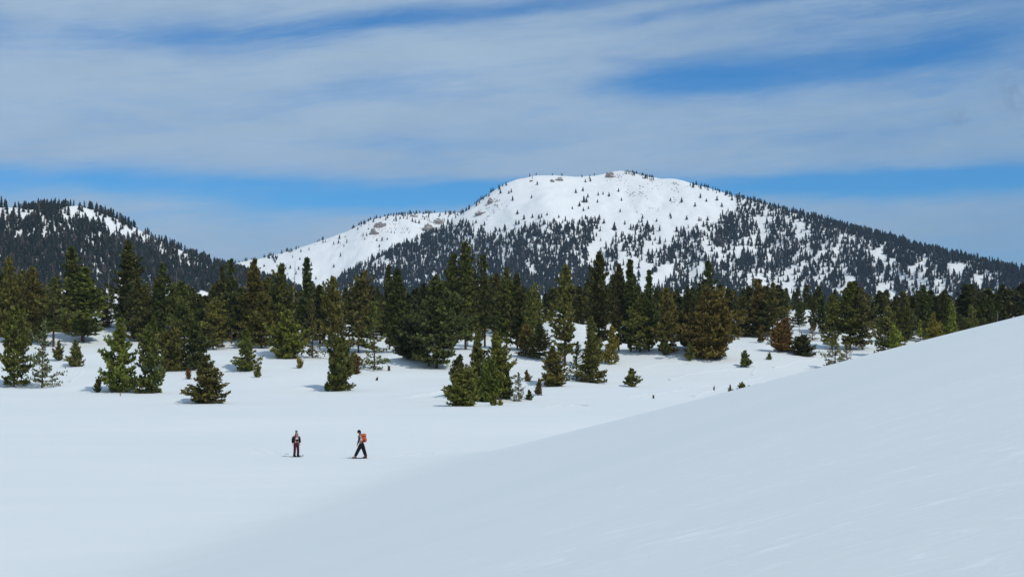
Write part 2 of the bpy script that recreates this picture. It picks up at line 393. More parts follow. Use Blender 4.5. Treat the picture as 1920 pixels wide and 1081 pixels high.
def forest_mass(name, pts, hs, mats, label, laden=0.0, tiers=5, spikes=7, seed=1, slim=1.0, ladenf=None, brown=None):
    rg = np.random.default_rng(seed)
    prot = [small_tree(rg, tiers, spikes, 0.0, slim * rg.uniform(.8, 1.25)) for _ in range(6)]
    protl = [small_tree(rg, tiers, spikes, laden, slim * rg.uniform(.8, 1.2)) for _ in range(6)]
    Vs = []; Fs = []; Ms = []; off = 0
    for k, (p, h) in enumerate(zip(pts, hs)):
        P = (protl if (ladenf is not None and rg.random() < ladenf[k]) else prot)[rg.integers(6)]
        a = rg.random() * 6.28; ca, sa = math.cos(a), math.sin(a); wd = h * rg.uniform(.75, 1.3)
        lx, ly = rg.normal(0, .03, 2) * h
        v = P[0]; Vn = np.empty_like(v)
        Vn[:, 0] = (v[:, 0] * ca - v[:, 1] * sa) * wd + p[0] + lx * v[:, 2]
        Vn[:, 1] = (v[:, 0] * sa + v[:, 1] * ca) * wd + p[1] + ly * v[:, 2]
        Vn[:, 2] = v[:, 2] * h + p[2] - .03 * h
        Vs.append(Vn); Fs.append(P[1] + off); off += len(v)
        mm = P[2].copy()
        if brown is not None and rg.random() < brown: mm[mm == 0] = 2
        Ms.append(mm)
    me = mesh_np(name, np.vstack(Vs), np.vstack(Fs), mats, np.concatenate(Ms))
    return tag(link(bpy.data.objects.new(name, me)), label, None, None, 'stuff')

def seg(v, a, b): return np.clip((v - a) / (b - a), 0, 1)
def main_density(px, py):
    top = np.interp(px, [600, 640, 680, 732, 775, 816, 848, 869, 890, 930, 960, 997, 1066, 1125, 1135, 1163, 1191, 1229, 1272, 1335, 1363, 1397, 1450, 1520],
                    [560, 505, 485, 468, 450, 432, 421, 413, 427, 436, 432, 422, 417, 409, 470, 440, 418, 424, 432, 424, 395, 374, 385, 395])
    d = seg(py, top - 5, top + 16)
    n = vn(px / 26., py / 34. + px / 60.) * .6 + vn(px / 9. + 50, py / 22.) * .4
    left_ = np.clip(1.55 - seg(px, 1090, 1170) * 1.0, 0, 2)
    core = np.where(px < 1128, 1.25, .62)
    core = np.where(px > 1600, .56, core)
    d = d * np.clip(core + (n - .5) * 2.2, 0.02, 1.3)
    # ridge to the right of the summit is wooded right up to the skyline
    sky_ = np.interp(px, [p[0] for p in SIL_MAIN], [p[1] for p in SIL_MAIN])
    edge = (px > 1380) & (py < sky_ + 14)
    d = np.where(edge, np.maximum(d, .35 + .75 * seg(px, 1380, 1560)), d)
    for a_, b_, k_ in ((1172, 1226, .45), (985, 1125, .06), (862, 950, .30), (1288, 1385, .30)):
        d = np.where((px > a_) & (px < b_) & (py < sky_ + 5), np.maximum(d, k_), d)
    def clear(cx, cy, a, b, tilt, k):
        q = ((px - cx) / a) ** 2 + ((py - cy - (px - cx) * tilt) / b) ** 2
        return 1 - k * np.exp(-q * q)
    d = d * clear(1118, 466, 20, 34, -1.2, .97) * clear(1445, 535, 62, 26, .18, .90) * clear(1590, 556, 46, 9, .42, .97) * clear(1655, 486, 34, 12, .5, .85)
    d = d * clear(1805, 505, 34, 13, .1, .92) * clear(1850, 530, 40, 12, .2, .6) * clear(1740, 500, 16, 20, .3, .5) * clear(720, 492, 34, 9, -.12, .9) * clear(1200, 505, 60, 16, .1, .45) * clear(1520, 432, 42, 12, .4, .6)
    d = d * clear(1300, 505, 40, 20, .2, .4) * clear(1400, 410, 26, 14, .1, .4) * clear(1700, 520, 40, 8, .3, .6) * clear(1560, 470, 20, 20, .2, .5)
    return np.clip(d, 0, 1.2)
def make_main_forest():
    rg = np.random.default_rng(21)
    x, y, z = main.scatter(72000, rg); px, py = proj(x, y, z)
    ok = (px > 590) & (px < 2060) & (py < 612)
    dn = main_density(px, py) * .78
    k = ok & (rg.random(len(x)) < dn)
    pts = np.stack([x, y, z], -1)[k]; hs = rg.uniform(7, 14., k.sum()) * np.where(rg.random(k.sum()) < .15, 1.25, 1) * np.interp(py[k], [330, 420, 560], [.55, .9, 1.1])
    print('main forest', k.sum())
    forest_mass('mountain_forest', pts, hs, (M_FAR, M_LADEN, M_FARBR), 'thousands of dark conifers covering the lower slopes of the mountain', .35, 4, 6, 3, 1.35,
                np.full(k.sum(), .45), .08)
make_main_forest()
def make_left_forest():
    rg = np.random.default_rng(22)
    x, y, z = left.scatter(56000, rg); px, py = proj(x, y, z)
    n = vn(px / 22., py / 16.)
    d = np.ones_like(px) * .80
    def clear(cx, cy, a, b, tilt, k):
        q = ((px - cx) / a) ** 2 + ((py - cy - (px - cx) * tilt) / b) ** 2
        return 1 - k * np.exp(-q * q)
    d = d * clear(150, 398, 38, 18, .28, .97) * clear(212, 426, 48, 14, .58, .97) * clear(18, 398, 26, 16, .1, .90) * clear(60, 404, 60, 12, .1, .5) * clear(305, 458, 90, 24, .42, .74)
    d = np.where((py < 450), d * (.22 + .85 * n), d * 1.25)
    k = (px > -110) & (px < 580) & (py < 548) & (rg.random(len(x)) < d * np.where(py < 450, .72, 1))
    fl = (.22 + .70 * np.exp(-(((px[k] - 300) / 90) ** 2 + ((py[k] - 462 - (px[k] - 300) * .35) / 30) ** 2)))
    hs = rg.uniform(5.5, 10.5, k.sum()) * np.where(rg.random(k.sum()) < .10, 1.25, 1)
    print('left forest', k.sum())
    forest_mass('hillside_forest', np.stack([x, y, z], -1)[k], hs, (M_FAR, M_LADEN, M_FARBR), 'dense dark conifers, some snow dusted, covering the left hill', .85, 5, 6, 4, 1.38, fl, .16)
make_left_forest()
def make_back_trees():
    rg = np.random.default_rng(23)
    x, y, z = back.scatter(9000, rg); px, py = proj(x, y, z)
    s = np.interp(px, [400, 450, 540, 600, 690, 770, 860], [494, 488, 470, 450, 412, 400, 398])
    d = .08 + 1.2 * np.exp(-((py - s) / 10) ** 2) * (vn(px / 14., py / 9.) > .40) + .35 * (px < 520) * (vn(px / 20., py / 9.) > .5)
    d = d + .35 * np.exp(-((px - 800) / 60) ** 2) * (py < 420)
    k = (px > 380) & (px < 900) & (rg.random(len(x)) < d * .5)
    forest_mass('ridge_trees', np.stack([x, y, z], -1)[k], rg.uniform(6, 12, k.sum()), (M_FAR, M_LADEN, M_FARBR), 'tiny dark trees sprinkled over the far snowy ridge', .2, 4, 6, 5, 1.5, np.zeros(k.sum()), .15)
make_back_trees()
def make_flats_forest():
    """wood on the low ground between the near forest and the hills"""
    rg = np.random.default_rng(24); n = 3600
    y = rg.uniform(560, 1500, n); x = (rg.random(n) * 2 - 1) * .42 * y
    z = ground(x, y); k = rg.random(n) < .9
    forest_mass('valley_forest', np.stack([x, y, z], -1)[k], rg.uniform(8, 15, k.sum()), (M_FAR, M_LADEN, M_FARBR), 'dark conifer wood on the valley floor beyond the near forest', .2, 6, 7, 6, 1.0, np.full(k.sum(), .08), .08)
make_flats_forest()

# ------------------------------------------------------------------ rocks
def rock_mesh(seed, sx, sy, sz):
    rg = np.random.default_rng(seed)
    import bmesh
    bm = bmesh.new(); bmesh.ops.create_icosphere(bm, subdivisions=3, radius=1)
    off = rg.random(3) * 50
    for v in bm.verts:
        c = v.co; n1 = float(vn(c.x * 1.7 + off[0], c.y * 1.7 + c.z * 2.3 + off[1])); n2 = float(vn(c.x * 5 + off[1], c.y * 5 + c.z * 6 + off[2]))
        k = .50 + .55 * n1 + .6 * abs(n2 - .5) + .5 * float(vn(c.x * 9 + off[0], c.z * 12 + c.y * 9)); k = round(k * 9) / 9 * .35 + k * .65; v.co = Vector((c.x * sx * k, c.y * sy * k, c.z * sz * k))
    me = bpy.data.meshes.new('rock_outcrop'); bm.to_mesh(me); bm.free(); me.materials.append(M_ROCK)
    return me
def rock(mt, px, py, wpx, hpx, seed, label):
    x, y, z = mt.at(px, py); s = y / F
    me = rock_mesh(seed, wpx * s * .5, wpx * s * .35, hpx * s * .55)
    o = link(bpy.data.objects.new('rock_outcrop', me)); o.location = (x, y, z); o.rotation_euler = (.5, 0, 0)
    tag(o, label, 'rock', 'rock outcrops on the snowy heights')
rock(back, 712, 424, 17, 14, 1, 'large brown rock outcrop on the lower ridge left of the mountain')
rock(back, 700, 438, 14, 16, 2, 'rock rib running down below the largest outcrop of the lower ridge')
rock(back, 824, 417, 20, 12, 3, 'brown crag where the lower ridge meets the mountain flank')
rock(back, 804, 432, 18, 17, 4, 'broken grey crag just above the forest edge on the lower ridge')
rock(back, 776, 406, 12, 6, 5, 'small dark rock on the crest of the lower ridge')
rock(main, 922, 380, 10, 13, 6, 'rounded grey boulder on the left shoulder of the mountain')
rock(main, 900, 401, 18, 10, 7, 'tan rock slab low on the left shoulder of the mountain')
rock(main, 1047, 338, 12, 9, 8, 'red brown rock just below the left summit skyline')
rock(main, 1035, 341, 8, 7, 9, 'small rock left of the red brown one on the summit snow')
rock(main, 1144, 332, 16, 16, 10, 'dark crag at the very top of the mountain')
rock(main, 996, 340, 6, 5, 12, 'tiny leftmost rock on the summit snowfield')
def scree():
    rg = np.random.default_rng(31); V = []; Fc = []
    spots = [(1215, 345, 22, 12, 190), (1190, 362, 26, 16, 170), (1272, 356, 14, 22, 110), (1215, 395, 34, 6, 60), (1160, 332, 14, 8, 90), (910, 398, 22, 16, 90), (930, 380, 20, 8, 60)]
    spots2 = [(745, 425, 30, 12, 260), (700, 430, 18, 14, 200), (815, 424, 24, 10, 220), (770, 440, 24, 14, 120), (640, 455, 40, 8, 90), (795, 408, 30, 6, 120)]
    for mt, sp_ in ((main, spots), (back, spots2)):
        for (cx, cy, a, b, n) in sp_:
            for _ in range(n):
                qx = cx + rg.normal() * a * .6; qy = cy + rg.normal() * b * .6
                if float(vn(np.array([qx / 5. + qy / 6.]), np.array([qy / 9. - qx / 14.]))[0]) < .52: continue
                x, y, z = mt.at(qx, qy)
                x += rg.normal() * 3; s = rg.uniform(.6, 1.9); k = len(V)
                V += [(x - s, y, z - .4), (x + s, y, z - .4), (x, y - s, z - .8), (x, y + s, z + .3), (x + rg.normal() * .3, y, z + s * .8)]
                Fc += [(k, k + 2, k + 4), (k + 2, k + 1, k + 4), (k + 1, k + 3, k + 4), (k + 3, k, k + 4)]
    me = mesh_np('scree', V, Fc, (M_ROCK,)); tag(link(bpy.data.objects.new('scree', me)), 'thin scatter of small brown stones showing through the summit snow', None, None, 'stuff')
scree()

# ------------------------------------------------------------------ near conifers
def tube_np(pts, rads, sides=6):
    pts = [Vector(p) for p in pts]; V = []; Fc = []
    for i, p in enumerate(pts):
        d = (pts[min(i + 1, len(pts) - 1)] - pts[max(i - 1, 0)]).normalized()
        a = d.orthogonal().normalized(); b = d.cross(a)
        for k in range(sides):
            t = 6.28318 * k / sides; V.append(p + (a * math.cos(t) + b * math.sin(t)) * rads[i])
    for i in range(len(pts) - 1):
        for k in range(sides):
            Fc.append((i * sides + k, i * sides + (k + 1) % sides, (i + 1) * sides + (k + 1) % sides, (i + 1) * sides + k))
    return V, Fc
class Geo:
    def __init__(s): s.V = []; s.F = []
    def tube(s, pts, rads, sides=5):
        V, Fc = tube_np(pts, rads, sides); o = len(s.V); s.V += [tuple(v) for v in V]; s.F += [tuple(i + o for i in f) for f in Fc]
    def mesh(s, name, mat): return mesh_np(name, s.V, s.F, (mat,), smooth=True)

def conifer(seed, H, Rmax, clear, prof, dz, nb, up0, up1, blade, nblade, step, leaders=1, open_=0.0, lean=.02, width=.30, irr=.25):
    """H height, Rmax crown radius, clear = bare share of trunk, prof(t) radius share at t=0 bottom..1 top;
       dz whorl spacing, nb branches per whorl, up0/up1 branch angle bottom/top, blade length of needle tufts, step between tufts"""
    rg = np.random.default_rng(seed); W = Geo(); TP = []; TD = []
    stems = []
    for L in range(leaders):
        a = rg.random() * 6.28; off = 0 if L == 0 else rg.uniform(.25, .55) * Rmax; hh = H * (1 if L == 0 else rg.uniform(.72, .93))
        lx, ly = rg.normal(0, lean, 2) * H
        bx, by = math.cos(a) * off, math.sin(a) * off
        stems.append((bx, by, lx, ly, hh))
    for (bx, by, lx, ly, hh) in stems:
        def axis(z):
            q = z / hh; f = min(1, q * 3)
            return Vector((bx * f + lx * q * q, by * f + ly * q * q, z))
        r0 = .011 * H + .05
        zs = np.linspace(-.4, hh * .99, 9)
        W.tube([axis(max(z, 0)) if z >= 0 else Vector((0, 0, -.4)) for z in zs], [r0 * (1 - .93 * max(z, 0) / hh) * (.7 if len(stems) > 1 else 1) for z in zs], 7)
        lob = rg.random(4) * 6.28
        z = clear * hh
        while z < hh * .985:
            t = (z / hh - clear) / (1 - clear); t = min(max(t, 0), 1)
            n = max(2, int(round(nb * (1 - .35 * t) + rg.normal() * .6))); a0 = rg.random() * 6.28
            for b in range(n):
                if rg.random() < open_: continue
                a = a0 + 6.28 * b / n + rg.normal() * .25
                lobe = 1 + irr * math.sin(a * 1 + lob[0] + z / H * 5) * .6 + irr * math.sin(2 * a + lob[1] - z / H * 9) * .6
                Lb = Rmax * prof(t) * (rg.uniform(.45, 1.12) if rg.random() < .8 else rg.uniform(1.0, 1.32)) * lobe * (.8 if len(stems) > 1 else 1)
                if Lb < .12: Lb = .12
                e = R(up0 + (up1 - up0) * t + rg.normal() * 7)
                c0 = axis(min(z + rg.normal() * dz * .25, hh * .98)); d = Vector((math.cos(a) * math.cos(e), math.sin(a) * math.cos(e), math.sin(e)))
                curve = .16 * Lb * (1 if up0 < 10 else .6)
                def bp(q): return c0 + d * (Lb * q) + Vector((0, 0, curve * (q * q * 1.6 - .35 * q)))
                W.tube([bp(0), bp(.5), bp(.92)], [.022 * Lb + .012, .014 * Lb + .01, .008], 3)
                side = Vector((-math.sin(a), math.cos(a), 0))
                ns = max(2, int(Lb / step)); inner = .30 if t < .7 else .08
                for i in range(ns + 1):
                    q = inner + (1 - inner) * (i + rg.random() * .6) / (ns + .6)
                    p = bp(min(q, 1)); tl = width * Lb * (1.15 - q) * (1.0 if Lb > .8 else .5)
                    TP.append(p + Vector((0, 0, rg.normal() * .04 * Lb))); TD.append((d * .7 + Vector((0, 0, .75))).normalized())
                    m = max(1, int(round(tl / step)))
                    for sgn in (-1, 1):
                        for j in range(1, m + 1):
                            qq = j / m; pp = p + side * (sgn * tl * qq) + d * (tl * .45 * qq) + Vector((0, 0, .12 * tl * qq + rg.normal() * .06 * Lb))
                            TP.append(pp); TD.append((side * (sgn * .6) + d * .5 + Vector((0, 0, .7))).normalized())
            z += dz * rg.uniform(.75, 1.25) * (1 - .35 * t)
        TP.append(axis(hh * .99)); TD.append(Vector((0, 0, 1)))
        for q in (.97, .94, .91): TP.append(axis(hh * q)); TD.append(Vector((0, 0, 1)))
    P = np.array([tuple(p) for p in TP]); D = np.array([tuple(p) for p in TD]); n = len(P)
    P = P + rg.normal(0, .05, P.shape) * blade
    P = np.repeat(P, nblade, 0); D = np.repeat(D, nblade, 0); N = len(P)
    dr = D + rg.normal(0, .55, (N, 3)); dr /= np.linalg.norm(dr, axis=1)[:, None]
    ax = P.copy(); ax[:, 2] = 0; ax /= np.linalg.norm(ax, axis=1)[:, None] + .05
    want = ax * .75 + np.array([0, 0, .55]) + rg.normal(0, .45, (N, 3))
    sd_ = np.cross(dr, want); sd_ /= np.linalg.norm(sd_, axis=1)[:, None] + 1e-9
    Lb = blade * rg.uniform(.6, 1.25, N)[:, None]; wd = Lb * rg.uniform(.15, .26, N)[:, None]
    base = P - dr * Lb * .15
    mid = base + dr * Lb * .6
    V = np.stack([base, mid + sd_ * wd, base + dr * Lb, mid - sd_ * wd], 1).reshape(-1, 3)
    Fc = np.arange(N * 4).reshape(-1, 4)
    V[:, 2] = np.maximum(V[:, 2], .03)
    return mesh_np('crown', V, Fc, (M_LEAF,)), W.mesh('trunk', M_BARK), N

cone = lambda t: (1 - t) ** .8 * (.75 + .25 * min(1, t * 6))
bushy = lambda t: math.sqrt(max(0, 1 - t ** 2.1)) * (.80 + .20 * min(1, t * 5)) * (1 - .12 * t)
dome = lambda t: math.sqrt(max(0, 1 - (t * .98) ** 2.6)) * (.86 + .14 * min(1, t * 3))
column = lambda t: (1 - t ** 2.2) ** .9 * (.62 + .38 * min(1, t * 3))
spire = lambda t: (1 - t) ** .65 * (.55 + .45 * min(1, t * 4)) * .95
conic = lambda t: (1 - t ** 1.5) ** .85 * (.72 + .28 * min(1, t * 4))
shrubby = lambda t: (1 - t ** 1.4) * .9 + .1
PROTO = {}
nfaces = 0
def add_proto(kind, n, **kw):
    global nfaces
    s1 = kw.pop('seed1', 0)
    for i in range(n):
        cr, tr, N = conifer(seed=hash_(kind) + i * 7 + s1, **kw); nfaces += N
        PROTO.setdefault(kind, []).append((cr, tr, kw['H'], kw['Rmax']))
def hash_(s): return sum(ord(c) * (i + 3) for i, c in enumerate(s))
# tall forest pines
add_proto('tall', 4, H=18., Rmax=2.7, clear=.10, prof=column, dz=.80, nb=6, up0=-6, up1=50, blade=.72, nblade=5, step=.52, lean=.012, irr=.45)
add_proto('spire', 3, H=18., Rmax=2.2, clear=.08, prof=spire, dz=.72, nb=6, up0=-12, up1=40, blade=.64, nblade=5, step=.48, lean=.012, irr=.4)
add_proto('full', 4, H=14., Rmax=3.7, clear=.07, prof=conic, dz=.72, nb=7, up0=-6, up1=52, blade=.62, nblade=5, step=.50, lean=.015, irr=.42)
add_proto('dome', 3, H=12., Rmax=4.6, clear=.04, prof=dome, dz=.66, nb=7, up0=0, up1=55, blade=.60, nblade=5, step=.52, leaders=3, lean=.02, irr=.4)
add_proto('tall', 2, H=17., Rmax=2.6, clear=.24, prof=column, dz=1.0, nb=5, up0=-14, up1=44, blade=.66, nblade=5, step=.50, lean=.02, irr=.6, open_=.16, seed1=50)
add_proto('full', 2, H=13., Rmax=3.6, clear=.14, prof=bushy, dz=.95, nb=6, up0=-10, up1=50, blade=.60, nblade=5, step=.48, lean=.03, irr=.65, open_=.14, leaders=2, seed1=60)
# young pines at the forest edge
add_proto('young', 4, H=6.5, Rmax=2.35, clear=.03, prof=cone, dz=.40, nb=7, up0=-8, up1=55, blade=.40, nblade=5, step=.29, lean=.02, irr=.4)
add_proto('bush', 3, H=6.0, Rmax=2.5, clear=.02, prof=bushy, dz=.38, nb=7, up0=-4, up1=62, blade=.42, nblade=5, step=.28, leaders=2, lean=.02, irr=.55)
add_proto('open', 3, H=8.0, Rmax=2.4, clear=.04, prof=cone, dz=.46, nb=5, up0=-10, up1=45, blade=.34, nblade=3, step=.34, open_=.22, lean=.03, irr=.6, width=.24)
add_proto('small', 3, H=2.4, Rmax=.85, clear=.02, prof=shrubby, dz=.20, nb=6, up0=25, up1=70, blade=.26, nblade=5, step=.19, lean=.03, irr=.4)
add_proto('low', 2, H=1.4, Rmax=.8, clear=.0, prof=dome, dz=.16, nb=6, up0=30, up1=70, blade=.22, nblade=4, step=.18, leaders=2, lean=.05, irr=.5)
print('needle quads in prototypes', nfaces)

COLS = {'green': (.125, .122, .026), 'olive': (.148, .144, .030), 'dark': (.080, .084, .020), 'deep': (.048, .050, .014), 'brown': (.160, .108, .028),
        'rust': (.165, .088, .026), 'yellow': (.230, .205, .036), 'grey': (.115, .120, .044), 'obrown': (.128, .110, .028)}
USED = {}
def place_tree(x, y, z, h, wid, kind, col, label, cat='pine tree', group=None, name='pine_tree', var=None, rz=None):
    protos = PROTO[kind]; i = (USED.get(kind, 0) if var is None else var) % len(protos); USED[kind] = USED.get(kind, 0) + 1
    cr, tr, H, Rm = protos[i]
    sz = h / H; sx = wid / (2 * Rm * .93)
    sx = min(max(sx, sz * .45), sz * 2.0)
    e = empty(name, (x, y, z), random.uniform(0, 6.28) if rz is None else rz, (sx, sx, sz))
    tag(e, label, cat, group)
    t = link(bpy.data.objects.new('trunk', tr), e)
    c = link(bpy.data.objects.new('crown', cr), e)
    j = [1 + random.uniform(-.12, .12) for _ in range(3)]
    b = random.uniform(1.02, 1.42); cc = COLS[col]
    c.color = (cc[0] * j[0] * b, cc[1] * j[1] * b, cc[2] * j[2] * b, 1)
    return e
def tree_px(px, base, top, wpx, kind, col, label, group=None, name='pine_tree', cat='pine tree', var=None):
    x, y, z = on_ground(px, base)
    s = y / F
    return place_tree(x, y, z - .04, (base - top) * s, wpx * s, kind, col, label, cat, group, name, var)

